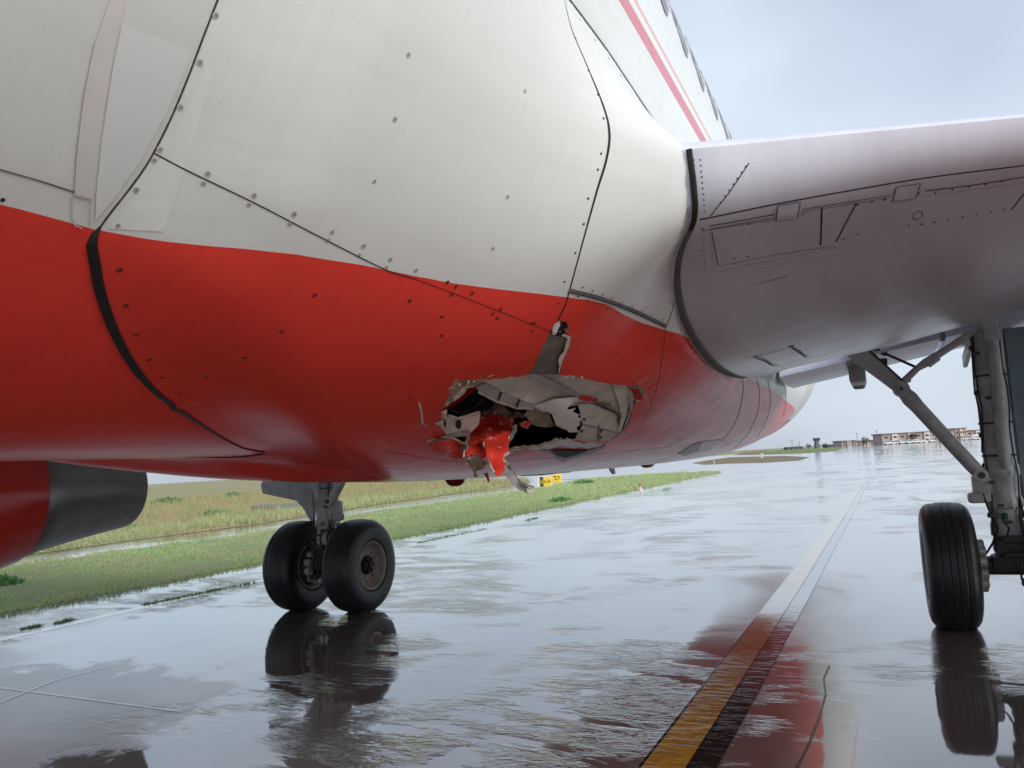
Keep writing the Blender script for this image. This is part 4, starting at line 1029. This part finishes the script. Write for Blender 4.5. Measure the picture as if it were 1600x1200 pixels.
for q in ((1026, 737), (1142, 738), (1136, 772), (1040, 668)):
    sheet('structure_fastener', [(q[0]-9, q[1]-8), (q[0]+8, q[1]-9), (q[0]+9, q[1]+8), (q[0]-8, q[1]+9)], [(q[0], q[1], .028 if q[0] > 1050 else .045)], M['fast_d'], thick=.008, jag=.3)
sheet('right_rib', [(1206, 452), (1292, 464), (1302, 520), (1292, 640), (1258, 748), (1238, 740), (1262, 640), (1238, 560)], [(1210, 460, .07), (1310, 560, .04), (1250, 740, .03)], M['inner'], M['inner2'], thick=.01, jag=.4)
sheet('right_rib_edge', [(1300, 520), (1316, 530), (1336, 600), (1312, 668), (1284, 728), (1262, 752), (1268, 730), (1294, 670), (1312, 604)], [(1310, 560, .02), (1270, 740, .02)], M['inner2'], M['geardark'], thick=.006, jag=.7)
sheet('white_torn_sheet', [(738, 586), (850, 550), (1000, 533), (1012, 556), (962, 576), (936, 612), (990, 598), (972, 622), (1018, 640), (1000, 652), (1032, 672), (1008, 690), (1018, 702), (988, 722), (1012, 748), (950, 746), (872, 702), (848, 640), (820, 628), (762, 612)],
      [(740, 590, .14), (1000, 540, .13), (900, 620, .05), (1000, 740, .08), (870, 700, .08)], M['whitesheet'], M['torn'], thick=.004, crumple=.006, jag=.5, label='jagged white sheet torn loose inside the hole')
sheet('red_scrap', [(1000, 530), (1060, 530), (1124, 548), (1110, 562), (1050, 562), (1010, 550)], [(1060, 545, .12)], M['tornred'], M['torn'], thick=.005, crumple=.01)
sheet('red_scrap', [(650, 690), (690, 676), (724, 690), (700, 726), (670, 716)], [(680, 700, .10)], M['tornred'], M['torn'], thick=.005, crumple=.01)
# torn red skin at the right end, bent outwards
sheet('torn_panel', [(1290, 466), (1370, 476), (1408, 520), (1396, 548), (1432, 640), (1420, 664), (1372, 700), (1300, 742), (1286, 722), (1316, 664), (1340, 602), (1318, 540), (1288, 510)],
      [(1300, 480, .10), (1290, 510, .16), (1400, 520, -.025), (1432, 640, -.012), (1345, 600, .16), (1320, 660, .14), (1300, 735, .05), (1372, 700, -.012)], M['tornred'], M['tornwhite'], thick=.006, crumple=.012, jag=.7, label='bent red skin at the right end of the hole')
sheet('torn_fringe', [(1288, 462), (1372, 470), (1410, 518), (1400, 530), (1362, 488), (1290, 476)], [(1300, 470, -.004), (1400, 520, -.012)], M['torn'], M['tornwhite'], thick=.003, jag=1.3)
# frayed composite along the top left edge
sheet('torn_fringe', [(205, 580), (232, 520), (220, 500), (250, 470), (262, 442), (330, 424), (440, 424), (450, 440), (420, 462), (360, 480), (330, 505), (300, 540), (250, 575), (215, 600)],
      [(210, 585, .02), (260, 450, -.006), (440, 430, -.003), (340, 500, .05)], M['torn'], M['tornwhite'], thick=.003, crumple=.014, jag=1.8, freq=6, label='frayed composite edge at the upper left of the hole')
sheet('torn_fringe', [(205, 590), (330, 515), (350, 490), (400, 470), (395, 455), (330, 480), (240, 545), (212, 575)], [(205, 590, .02), (390, 465, .03)], M['tornwhite'], M['torn'], thick=.006, crumple=.01, jag=1.6, freq=6)
sheet('torn_fringe', [(150, 682), (205, 670), (190, 640), (186, 620), (214, 606), (220, 640), (212, 700), (222, 760), (200, 740), (180, 720), (206, 705)], [(200, 690, -.01)], M['tornwhite'], M['torn'], thick=.003, crumple=.012, jag=1.8, freq=6)
sheet('torn_fringe', [(440, 414), (480, 400), (530, 408), (560, 416), (520, 430), (450, 432)], [(500, 418, -.003)], M['tornred'], M['tornwhite'], thick=.006, jag=1.2)
sheet('slot_edge', [(920, 150), (966, 168), (958, 220), (930, 300), (904, 350), (892, 400), (884, 398), (898, 340), (892, 290), (916, 262), (922, 225), (948, 190), (930, 172), (910, 176)], [(940, 200, .004), (890, 380, .002)], M['tornwhite'], M['torn'], thick=.010, jag=1.3)
sheet('slot_edge', [(862, 92), (892, 78), (898, 92), (876, 150), (866, 166), (848, 164)], [(880, 110, .012)], M['whitesheet'], M['torn'], thick=.006, jag=.5)
sheet('slot_top_dark', [(880, 80), (945, 90), (946, 140), (925, 160), (905, 178), (868, 170)], [(900, 120, .03)], M['seam'], thick=.004, jag=.3)  # black sheet across the top of the slot
# bottom lip
sheet('torn_lip', [(575, 862), (600, 846), (740, 834), (820, 810), (900, 786), (960, 788), (975, 800), (1040, 808), (1100, 812), (1138, 818), (1132, 846), (1088, 838), (1040, 848), (1026, 830), (960, 838), (900, 830), (840, 842), (700, 848)],
      [(580, 855, -.004), (900, 800, -.02), (1100, 830, -.01)], M['whitesheet'], M['torn'], thick=.006, crumple=.008, jag=.9, label='bent pale lip along the bottom of the hole')
sheet('torn_fringe', [(575, 866), (740, 830), (820, 806), (900, 782), (905, 792), (820, 818), (740, 842), (590, 872)], [(580, 860, -.012), (900, 790, -.026)], M['tornwhite'], M['torn'], thick=.008, jag=1.4)
sheet('torn_fringe', [(1225, 762), (1262, 742), (1300, 735), (1296, 752), (1260, 768), (1230, 790)], [(1260, 755, -.006)], M['tornwhite'], M['torn'], thick=.006, jag=1.6)
# hanging torn red panel
T0 = TL-.05
sheet('torn_panel', [(455, 622), (520, 640), (592, 662), (634, 655), (618, 720), (592, 772), (584, 845), (474, 862), (442, 908), (400, 882), (322, 892), (335, 808), (380, 716)],
      [(520, 645, T0-.03), (630, 660, T0-.03), (330, 880, T0-.28), (440, 760, T0-.18), (580, 840, T0-.24), (400, 720, T0-.11), (470, 860, T0-.30)], M['tornred'], M['torn'], thick=.006, crumple=.030, freq=34, jag=1.3, absolute=True, label='large red piece of skin hanging from the hole')
sheet('torn_panel', [(440, 800), (500, 768), (592, 738), (602, 790), (582, 856), (548, 882), (578, 932), (562, 978), (530, 1007), (506, 984), (488, 950), (464, 905)],
      [(500, 770, T0-.24), (590, 745, T0-.20), (530, 1000, T0-.46), (470, 880, T0-.36), (570, 900, T0-.34)], M['tornred'], M['torn'], thick=.006, crumple=.026, freq=30, jag=1.5, absolute=True, seed=5, label='lower red flap hanging below the belly')
sheet('torn_fringe', [(395, 690), (430, 640), (480, 598), (530, 570), (566, 590), (602, 630), (692, 628), (692, 652), (632, 664), (592, 668), (520, 648), (458, 632), (384, 728), (342, 806), (318, 866), (326, 780), (350, 740)],
      [(530, 580, T0-.05), (690, 640, T0+.04), (330, 850, T0-.22), (440, 640, T0-.08), (380, 740, T0-.14)], M['torn'], M['innerbrown'], thick=.012, crumple=.03, jag=1.4, freq=8, absolute=True)
sheet('torn_fringe', [(318, 860), (345, 800), (365, 800), (350, 850), (400, 880), (450, 905), (468, 940), (440, 962), (398, 965), (410, 1012), (386, 1004), (364, 962), (340, 940), (352, 915)],
      [(330, 870, T0-.26), (400, 1000, T0-.20), (450, 930, T0-.30)], M['torn'], M['innerbrown'], thick=.012, crumple=.04, jag=1.8, freq=7, absolute=True, seed=9)
sheet('torn_fringe', [(440, 985), (470, 982), (472, 1010), (468, 1048), (455, 1020)], [(460, 1000, T0-.04)], M['darkred'], M['torn'], thick=.006, jag=.8, absolute=True)
sheet('torn_fringe', [(545, 880), (584, 850), (590, 870), (560, 892), (575, 930), (560, 925)], [(560, 890, T0-.10)], M['tornwhite'], M['torn'], thick=.006, jag=1.2, absolute=True)
sheet('torn_fringe', [(620, 700), (645, 690), (640, 720), (615, 775), (600, 800), (604, 770)], [(620, 740, T0+.0)], M['tornwhite'], M['torn'], thick=.006, jag=1.0, absolute=True)
for pts, tt in (([(322, 892), (335, 808), (380, 716), (455, 622)], (T0-.30, T0-.06)), ([(440, 800), (464, 905), (488, 950), (506, 984)], (T0-.27, T0-.45)), ([(592, 662), (618, 720), (592, 772), (584, 845)], (T0-.05, T0-.26))):
    n_ = len(pts); poly_ = [(x-4, y) for x, y in pts]+[(x+4, y) for x, y in pts[::-1]]
    sheet('torn_edge', poly_, [(x, y, tt[0]+(tt[1]-tt[0])*i/(n_-1)-.012) for i, (x, y) in enumerate(pts)], M['tornwhite'], M['torn'], thick=.006, jag=1.0, absolute=True)
# red piece folded out at the left
sheet('torn_panel', [(118, 808), (165, 786), (262, 788), (302, 850), (330, 905), (322, 948), (230, 902), (132, 852)], [(120, 810, -.01), (260, 795, -.02), (320, 930, -.24), (200, 870, -.13), (135, 850, -.09)], M['tornred'], M['torn'], thick=.006, crumple=.02, jag=.9, label='folded red piece at the lower left of the hole')
sheet('torn_fringe', [(82, 802), (110, 790), (200, 768), (262, 786), (240, 800), (165, 792), (122, 818)], [(90, 800, -.006), (250, 790, -.02)], M['tornwhite'], M['torn'], thick=.006, crumple=.01, jag=1.5, freq=6)
# dangling curved strip
sheet('dangling_strip', [(588, 922), (566, 940), (568, 1000), (600, 1046), (650, 1086), (708, 1112), (732, 1088), (690, 1066), (648, 1030), (618, 985), (600, 945)], [(580, 930, T0-.02), (720, 1095, T0-.10), (610, 1040, T0-.08)], M['inner2'], M['innerbrown'], thick=.02, jag=.4, absolute=True, label='curved grey strip dangling under the belly')
sheet('dangling_strip', [(600, 930), (625, 990), (660, 1035), (705, 1058), (746, 1066), (738, 1078), (690, 1068), (646, 1032), (614, 985), (592, 935)], [(600, 935, T0-.04), (740, 1070, T0-.12)], M['innerbrown'], M['geardark'], thick=.012, jag=.5, absolute=True)
sheet('strip_end', [(698, 1076), (732, 1084), (728, 1112), (696, 1104)], [(715, 1095, T0-.13)], M['inner'], thick=.02, jag=.4, absolute=True)
# frayed white fibres round the edge
rng = random.Random(4); V, F = [], []
for i, q in enumerate(HOLE_R):
    if q[1] < 580 or rng.random() < .35: continue
    h = surf(q[0]+rng.gauss(0, 1), q[1]+rng.gauss(0, 1), .001)
    if not h: continue
    p, n = h; a = n.orthogonal().normalized(); b = n.cross(a); an = rng.uniform(0, 6.28); d = (a*math.cos(an)+b*math.sin(an)); L = rng.uniform(.006, .022); s = n.cross(d)*rng.uniform(.002, .004)
    k = len(V); V += [p-s, p+s, p+d*L+n*rng.uniform(0, .012)]; F.append((k, k+1, k+2))
fr = mesh_obj('frayed_fibres', V, F, M['tornwhite'], fair, False); fr['kind'] = 'stuff'
# rim: thickness of the skin round the hole
V, F = [], []; n = len(HOLE_R)
for q in HOLE_R:
    p, nn = surf(*q, -.0005); V += [p, p-nn*.012]
for i in range(n): j = (i+1) % n; F.append((2*i, 2*j, 2*j+1, 2*i+1))
mesh_obj('hole_rim', V, F, M['torn'], fair, False)
# scratches
def scr(pts, wd=.003, mat='tornwhite'): ribbon('scratch', [Z3(*p) for p in pts], wd, M[mat], fair, lift=.0012)
scr([(1482, 520), (1462, 590), (1428, 662)]); scr([(55, 562), (70, 620), (76, 690)], .008); scr([(76, 690), (50, 712), (26, 728)], .004); scr([(78, 690), (104, 710)], .005)
scr([(1330, 480), (1400, 500), (1425, 640)], .004)
for q in (([(516, 128), (620, 160)]), ([(1150, 640), (1160, 720)])): pass
# scoop and small fittings under the belly
patch('ram_air_scoop', [Z3(*q) for q in [(756, 842), (900, 842), (1050, 850), (1180, 818), (1110, 858), (1010, 890), (910, 918), (868, 900), (850, 872)]], M['darkred'], fair, surf, .004)
patch('scoop_opening', [Z3(*q) for q in [(840, 846), (1062, 848), (1000, 872), (925, 892), (880, 880)]], M['seal'], fair, surf, .007)
patch('ram_air_scoop', [(1058, 709), (1085, 693), (1098, 690), (1092, 703), (1070, 712)], M['darkred'], fair, surf, .004)
patch('access_panel', [(1098, 690), (1128, 686), (1106, 705), (1086, 707)], M['redplain'], fair, surf, .003)
def under(px, py, X): return atX(px, py, X)
def blister(px, py, X, size, mat, name, lab):
    p = under(px, py, X); m = MB(); V, F = [], []; nu, nv = 16, 8
    for i in range(nv+1):
        for k in range(nu):
            a = 2*PI*k/nu; r = math.cos(i/nv*PI/2)**.7; V.append((p.x+size[0]*math.cos(a)*r, p.y+size[1]*math.sin(a)*r, 1.70-(1.70-p.z)*math.sin(i/nv*PI/2)))
    for i in range(nv):
        for k in range(nu): F.append((i*nu+k, i*nu+(k+1) % nu, (i+1)*nu+(k+1) % nu, (i+1)*nu+k))
    m.add(V, F); o = m.build(name, mat, jet); o['label'] = lab
blister(712, 760, -.5, (.09, .12), M['darkred'], 'drain_fitting', 'dark red rounded fitting under the belly left of the hanging strip')
blister(1012, 731, -.3, (.10, .35), M['darkred'], 'beacon_blister', 'dark red blister under the aft belly')
p = under(855, 741, -.4); m = MB(); m.box((p.x, p.y, p.z+.03), (.25, .9, .06), None, 0, .02); m.build('belly_hatch', M['darkred'], jet)
p = under(955, 741, -.2); m = MB(); m.prism([(p.x, p.y+.10, p.z), (p.x, p.y+.02, p.z), (p.x, p.y-.14, p.z+.10), (p.x, p.y+.04, p.z+.10)], (.03, 0, 0)); m.build('drain_mast', M['gear'], jet)
# --- markings of the forward fuselage
ribbon('lap_seam', [(-10, 262), (60, 282), (116, 300)], .004, M['sealgrey'], fus, fsurf, .001)
patch('doubler_band', [(172, -5), (196, -5), (178, 70), (165, 150), (152, 230), (145, 308), (118, 302), (120, 240), (132, 150), (150, 60)], M['band'], fus, fsurf, .002)
ribbon('doubler_edge', [(150, 60), (132, 150), (121, 240), (117, 302)], .005, M['band'], fus, fsurf, .004); ribbon('doubler_edge', [(117, 303), (145, 309)], .006, M['fast_l'], fus, fsurf, .003, False)
ribbon('doubler_edge', [(112, 304), (113, 345), (128, 356)], .003, M['fast_l'], fus, fsurf, .003); ribbon('doubler_edge', [(142, 310), (140, 350)], .003, M['fast_l'], fus, fsurf, .003)
patch('paint_patch', [(190, 38), (301, 80), (260, 175), (220, 250), (176, 312), (148, 346), (150, 300), (158, 220), (175, 110)], M['patch'], fus, fsurf, .0015)
place_fast(4, 312, FM_D, fus, fsurf, .8)
# top edge line of the fairing on the fuselage flank, and fasteners
def side_pt(y, z, lift=.003): return Vector((fus_x(z)+lift, y, z))
def side_ribbon(name, pts, wd, mat, lift=.003):
    V, F = [], []
    for y, z in pts: V += [side_pt(y, z-wd/2, lift), side_pt(y, z+wd/2, lift)]
    for i in range(len(pts)-1): F.append((2*i, 2*i+1, 2*i+3, 2*i+2))
    return mesh_obj(name, V, F, mat, fus, True)
ey = np.arange(-7.2, -1, .12); E0, E1 = fairing_pts(ey, np.full(len(ey), 1.0)), fairing_pts(ey, np.full(len(ey), .996))
V, F = [], []
for p, q in zip(E0, E1): V += [(p[0]+.002, p[1], p[2]+.003), (q[0]+.003, q[1], q[2]-.003)]
for i in range(len(ey)-1): F.append((2*i, 2*i+1, 2*i+3, 2*i+2))
mesh_obj('fairing_edge', V, F, M['fast_d'], fair, True)
E2 = fairing_pts(np.arange(-6.3, -4.0, .16), np.full(15, .975)[:len(np.arange(-6.3, -4.0, .16))])
for p in E2:
    o = bpy.data.objects.new('fastener', FM_D); COL.objects.link(o); o.parent = fair; o.matrix_local = Matrix.Translation((p[0]+.002, p[1], p[2])) @ Vector((1, 0, .1)).to_track_quat('Z', 'Y').to_matrix().to_4x4()
# cabin windows with arched red surrounds
for k in range(26):
    y = -8.6+k*.53
    for sgn in (1,):
        V, F = [], []; n = 20
        for i in range(n):
            a = 2*PI*i/n; V.append(side_pt(y+.115*math.cos(a)*(1 if abs(math.cos(a)) < .99 else 1), 4.345+.165*math.sin(a), .004))
        mesh_obj('cabin_window', V, [tuple(range(n))], M['window'], fus, True)
        V, F = [], []
        for i in range(n+1):
            a = PI*1.15*i/n-.08*PI
            V += [side_pt(y+.16*math.cos(a), 4.345+.21*math.sin(a), .004), side_pt(y+.19*math.cos(a), 4.345+.25*math.sin(a), .004)]
        for i in range(n): F.append((2*i, 2*i+1, 2*i+3, 2*i+2))
        mesh_obj('window_surround', V, F, M['windowred'], fus, True)

# ================================================================== AROUND THE TAXIWAY
def GB(px, D):
    """point on the ground below the skyline at picture column px, D metres along the viewing axis"""
    q = _r*((px-800)/FPX)+_f; d = np.array([q[0], q[1]]); f2 = np.array([_f[0], _f[1]])
    k = D/float(np.dot(q, _f)); p = CAM[:2]+d*k; return Vector((p[0], p[1], 0))
ROTZ = YAW
def far_local(p): return Matrix.Translation(p) @ Matrix.Rotation(ROTZ, 4, 'Z')
M['brick'] = simple('brick_red_hazed', (.46, .36, .335), .9, 0, .2, .3)  # brick red paled, the haze of distance is in the colour
M['creamwall'] = simple('cream_render', (.66, .61, .55), .9, 0, .15, .3)
M['roof'] = simple('brown_roof_hazed', (.24, .20, .195), .9)  # brown paled for haze like the walls
M['pane'] = simple('dark_pane', (.05, .055, .065), .2)
M['vanwhite'] = simple('white_vehicle_paint', (.75, .76, .78), .3)
M['towerc'] = simple('tower_concrete', (.16, .18, .19), .8)
M['rubber'] = simple('vehicle_tyre', (.015, .015, .015), .7)
def building(px0, px1, hpx, D, label, bays, seed=0):
    s = D/FPX; p = GB((px0+px1)/2, D); W_ = (px1-px0)*s; H = hpx*s*.88; dp = 14.0
    r = empty('terminal_building', p); r.rotation_euler = (0, 0, ROTZ); tag(r, label, 'building', 'low buildings across the airfield')
    m = MB(); m.box((0, dp/2, H*.46), (W_, dp, H*.92)); m.build('wall', M['brick'], r)
    m = MB(); m.box((0, dp/2, H*.95), (W_+1.6, dp+1.6, H*.09)); m.build('roof', M['roof'], r)
    bw = W_/bays
    for k in range(bays):
        x = -W_/2+bw*(k+.5)
        if k % 2 == 1:
            m = MB(); m.box((x, -.5, H*.44), (bw*.7, 1.4, H*.88)); m.build('bay', M['creamwall'], r)
        for fl in range(2):
            m = MB(); m.box((x, -.06 if k % 2 == 0 else -1.25, H*(.25+.38*fl)), (bw*.42, .16, H*.16)); m.build('window', M['pane'], r)
building(1306, 1327, 11, 560, 'small red brick block left of the round tree', 3)
building(1328, 1359, 9.5, 575, 'low red and cream block behind the round tree', 3)
building(1370, 1482, 19.5, 540, 'long red and cream terminal block beyond the gear side stay', 9)
building(1484, 1500, 22, 545, 'cream block between the side stay and the leg', 3)
building(1501, 1560, 17, 560, 'red block at the right partly behind the landing gear leg', 5)
def shed(px0, px1, hpx, D, label):
    s = D/FPX; p = GB((px0+px1)/2, D); W_ = (px1-px0)*s; H = hpx*s
    r = empty('shed', p); r.rotation_euler = (0, 0, ROTZ); tag(r, label, 'shed')
    m = MB(); m.box((0, 5, H*.4), (W_, 10, H*.8)); m.build('wall', M['towerc'], r)
    m = MB(); m.prism([(-W_/2-.5, -.6, H*.8), (-W_/2-.5, 10.6, H*.8), (-W_/2-.5, 5, H)], (W_+1, 0, 0)); m.build('roof', M['roof'], r)
    for k in range(3): m = MB(); m.box((-W_*.3+k*W_*.3, -.05, H*.35), (W_*.12, .14, H*.4)); m.build('door', M['pane'], r)
shed(1222, 1246, 4.5, 620, 'long low shed at the far left of the airfield'); shed(1284, 1304, 5, 600, 'low dark shed right of the control tower')
# control tower
D = 600; s = D/FPX; p = GB(1267.5, D); r = empty('control_tower', p); r.rotation_euler = (0, 0, ROTZ); tag(r, 'grey control tower standing alone on the skyline', 'tower')
m = MB(); m.box((0, 0, 3*s), (6*s, 5, 6*s)); m.build('base', M['towerc'], r); m = MB(); m.box((0, 0, 9*s), (4.5*s, 4, 7*s)); m.build('shaft', M['towerc'], r)
m = MB(); m.box((0, 0, 13.6*s), (7.6*s, 4.4, 2.6*s)); m.build('cab', M['pane'], r); m = MB(); m.box((0, 0, 15.4*s), (8.2*s, 4.8, 1.0*s)); m.build('roof', M['towerc'], r); m = MB(); m.box((0, 0, 11.9*s), (8.2*s, 4.8, .7*s)); m.build('balcony', M['towerc'], r)
# trees on the skyline
M['bark'] = simple('bark', (.08, .06, .045), .9); M['leaf'] = grass_material('tree_leaves', (.035, .085, .032), (.07, .11, .045), (.04, .07, .03))
def far_tree(px, D, hpx, wpx, label):
    s = D/FPX; p = GB(px, D); H = hpx*s; R_ = wpx*s/2
    r = empty('tree', p); tag(r, label, 'tree', 'trees on the far skyline')
    m = MB(); m.tube([(0, 0, -.2), (.1, 0, H*.3), (0, .1, H*.6)], [H*.035, H*.028, H*.012], 8)
    for k in range(5): a = k*1.3; m.tube([(0, 0, H*(.3+.05*k)), (math.cos(a)*R_*.6, math.sin(a)*R_*.6, H*(.5+.07*k))], [H*.015, H*.006], 6)
    m.build('trunk', M['bark'], r); V, F = [], []; rg = random.Random(int(px))
    cl = [(rg.uniform(-.7, .7)*R_, rg.uniform(-.7, .7)*R_, H*rg.uniform(.35, .88), rg.uniform(.35, .6)*R_) for _ in range(12)]
    for k in range(900):
        c = rg.choice(cl); v = Vector((rg.gauss(0, 1), rg.gauss(0, 1), rg.gauss(0, .8))).normalized()*c[3]*rg.uniform(.5, 1.05); b = Vector(c[:3])+v
        a = Vector((rg.gauss(0, 1), rg.gauss(0, 1), rg.gauss(0, 1))).normalized(); q = a.orthogonal().normalized(); L = H*.045
        i = len(V); V += [b, b+a*L+q*L*.5, b+a*L*1.6, b+a*L-q*L*.5]; F.append((i, i+1, i+2, i+3))
    mesh_obj('crown', V, F, M['leaf'], r, False)
far_tree(1344, 520, 13, 13, 'round dark tree in front of the red brick blocks'); far_tree(1254, 610, 8, 9, 'dark bushy tree just left of the control tower'); far_tree(1279, 600, 7, 10, 'low tree just right of the control tower')
far_tree(1297, 590, 9, 12, 'bushy tree left of the small red brick block'); far_tree(1418, 538, 15, 11, 'dark tree against the long terminal block'); far_tree(1236, 640, 5, 12, 'low hazy tree at the left end of the skyline')
# vehicles
def van(px, D, label, k=0):
    p = GB(px, D); r = empty('van', p); r.rotation_euler = (0, 0, ROTZ+random.choice((0, .3, -.2))); tag(r, label, 'van', 'white vehicles in front of the terminal')
    L = 3.6+.7*(k % 3); m = MB(); m.prism([(-L/2, -1, .45), (L/2, -1, .45), (L/2, -1, 1.2), (L*.36, -1, 1.35), (L*.26, -1, 2.2), (-L/2, -1, 2.3)], (0, 2, 0)); m.build('body', M['vanwhite'], r)
    m = MB(); m.box((-.2, -1.01, 1.75), (L*.7, .05, .5)); m.build('window', M['pane'], r)
    for x in (-L*.32, L*.32): m = MB(); m.lathe([(-1.05, 0), (-1.05, .36), (1.05, .36), (1.05, 0)], (x, 0, .36), (0, 1, 0), 14); m.build('wheel', M['rubber'], r)
VL = ['leftmost white van before the long terminal block', 'second white van from the left before the terminal', 'third white van from the left before the terminal', 'fourth white van from the left before the terminal',
      'fifth white van from the left before the terminal', 'sixth white van from the left before the terminal', 'seventh white van from the left before the terminal', 'white van just right of the side stay', 'rightmost white van beside the landing gear leg']
for k, (px, lb) in enumerate(zip((1377, 1387, 1400, 1411, 1420, 1430, 1446, 1500, 1514), VL)): van(px, 480+8*(k % 3), lb, k)
# far parked aircraft tail
p = GB(1522, 500); m = MB(); m.prism([(-6, 0, .8), (-4, 0, 3.2), (2, 0, 3.4), (4, 0, 7.4), (5.6, 0, 7.4), (5.2, 0, 3), (5.6, 0, 2.2), (-5, 0, .8)], (0, 1.4, 0)); o = m.build('parked_aircraft', M['vanwhite']); o.location = p; o.rotation_euler = (0, 0, ROTZ)
tag(o, 'small white parked aircraft with upright tail beside the landing gear leg', 'aircraft')
# grass and dirt islands
def Z6(x, y): return (1100+x/3.2, 640+y/3.2)
def island(name, pts, mat, z): 
    P = [G2(*Z6(*q)) for q in pts]; return flat(name, P, z, mat)
M['isl'] = soil_material('island_grass', [(.13, .19, .055), (.19, .20, .08), (.12, .17, .05)], .15)
island('dirt_island', [(-60, 268), (0, 256), (130, 238), (400, 231), (530, 238), (480, 254), (300, 266), (120, 270), (0, 276)], M['dirt'], .012)
island('grass_island', [(290, 226), (300, 212), (420, 196), (560, 193), (700, 190), (660, 208), (480, 220)], M['isl'], .012)
island('dirt_island', [(150, 228), (200, 212), (330, 203), (300, 212), (285, 226)], M['dirt'], .008)
# signs
M['signy'] = simple('sign_yellow', (.80, .56, .03), .4, 0, .05); M['signb'] = simple('sign_black', (.012, .012, .012), .4); M['signw'] = simple('sign_white_frame', (.72, .72, .70), .4)
def sign(px0, px1, pyb, hpx, label, parts):
    b = ground((px0+px1)/2, pyb); dep = (b-Vector(CAM)).dot(Vector(_f)); s = dep/FPX; W_ = (px1-px0)*s; H = hpx*s
    r = empty('taxiway_sign', b); r.rotation_euler = (0, 0, YAW-.1); tag(r, label, 'sign', 'yellow taxiway signs')
    m = MB(); m.box((0, 0, H*.52), (W_, .22, H*.9), None, 0, .01); m.build('cabinet', M['signw'], r)
    for x in (-.35, .35): m = MB(); m.box((x*W_, 0, H*.05), (.05, .05, H*.12)); m.build('leg', M['gear'], r)
    for (x0, x1, mat, glyph) in parts:
        m = MB(); m.box(((x0+x1)/2*W_-W_/2, -.112, H*.52), ((x1-x0)*W_, .012, H*.82)); m.build('panel', M[mat], r)
        g = MB(); c = (x0+x1)/2*W_-W_/2; hw = (x1-x0)*W_/2
        def bar(x, z, w_, h_, rot=0): g.box((c+x*hw, -.121, H*(.52+z)), (w_*hw, .008, h_*H), Matrix.Rotation(rot, 3, 'Y'))
        if glyph == 'H': bar(-.45, 0, .2, .5); bar(.45, 0, .2, .5); bar(0, 0, .8, .08)
        if glyph == '<8>': bar(-.55, 0, .5, .06); bar(-.72, .05, .3, .06, -.7); bar(-.72, -.05, .3, .06, .7); bar(.55, 0, .5, .06); bar(.72, .05, .3, .06, .7); bar(.72, -.05, .3, .06, -.7); bar(0, .11, .22, .12); bar(0, -.11, .22, .12)
        if glyph == 'T': bar(-.45, .17, .55, .09); bar(-.35, .0, .16, .36, .3); bar(.3, .1, .5, .08); bar(.5, 0, .15, .28); bar(.3, .17, .3, .06, -.7); bar(-.1, -.2, .6, .08)
        if glyph: g.build('lettering', M['signb' if mat == 'signy' else 'signy'], r)
sign(839.5, 862, 762, 18, 'nearer taxiway sign with black and yellow panels, left of the pair', [(.03, .20, 'signw', None), (.20, .46, 'signb', 'H'), (.48, .98, 'signy', '<8>')])
sign(863, 878, 754, 14, 'farther all yellow taxiway sign, right of the pair', [(.03, .97, 'signy', 'T')])
flat('sign_pad', [(p[0], p[1]) for p in (G2(826, 764), G2(890, 764), G2(905, 752), G2(835, 752))], .06, M['joint'])
# marker post, white box, edge lights, slab in the grass
p = ground(1118, 736); m = MB(); m.tube([p, p+Vector((-.08, 0, 1.0))], .035, 8); m.box(p+Vector((0, 0, .03)), (.2, .2, .06)); tag(m.build('marker_post', M['signw']), 'thin white marker post leaning at the tip of the grass verge', 'post')
p = ground(1190, 716); m = MB(); m.box(p+Vector((0, 0, .45)), (.5, .3, .9), None, 0, .03); m.box(p+Vector((0, 0, .93)), (.6, .4, .06), None, 0, .01); tag(m.build('marker_box', M['signw']), 'small white marker box on the dirt island', 'box')
M['lightred'] = simple('edge_light_red', (.45, .12, .06), .4)
p = ground(1001, 765); m = MB(); m.lathe([(0, .12), (.04, .12), (.05, .05), (.18, .05)], p, (0, 0, 1), 14, 0); m.lathe([(.18, .075), (.30, .07), (.34, .04), (.35, 0)], p, (0, 0, 1), 14, 1); tag(m.build('edge_light', [M['signw'], M['lightred']]), 'small orange taxiway edge light on the pavement border', 'light')
c = ground(432, 799); m = MB(); m.box(c+Vector((0, 0, .18)), (2.2, 1.2, .36), Matrix.Rotation(.4, 3, 'Z'), 0, .05); tag(m.build('concrete_slab', M['towerc']), 'flat concrete slab lying in the field behind the far gear', 'slab')

# light masts on the skyline
for px, D, h, lb in ((1229, 560, 14, 'thin light mast above the low shed at the far left'), (1240, 590, 11, 'second thin light mast from the left on the skyline'), (1331, 520, 20, 'tall thin light mast left of the round tree'), (1362, 530, 22, 'tall thin light mast left of the long terminal block')):
    p = GB(px, D); H = h*D/FPX; m = MB(); m.tube([p, p+Vector((0, 0, H))], [.22, .12], 8); m.box(p+Vector((0, 0, H)), (1.6, .5, .3)); tag(m.build('light_mast', M['towerc']), lb, 'mast', 'light masts on the skyline')
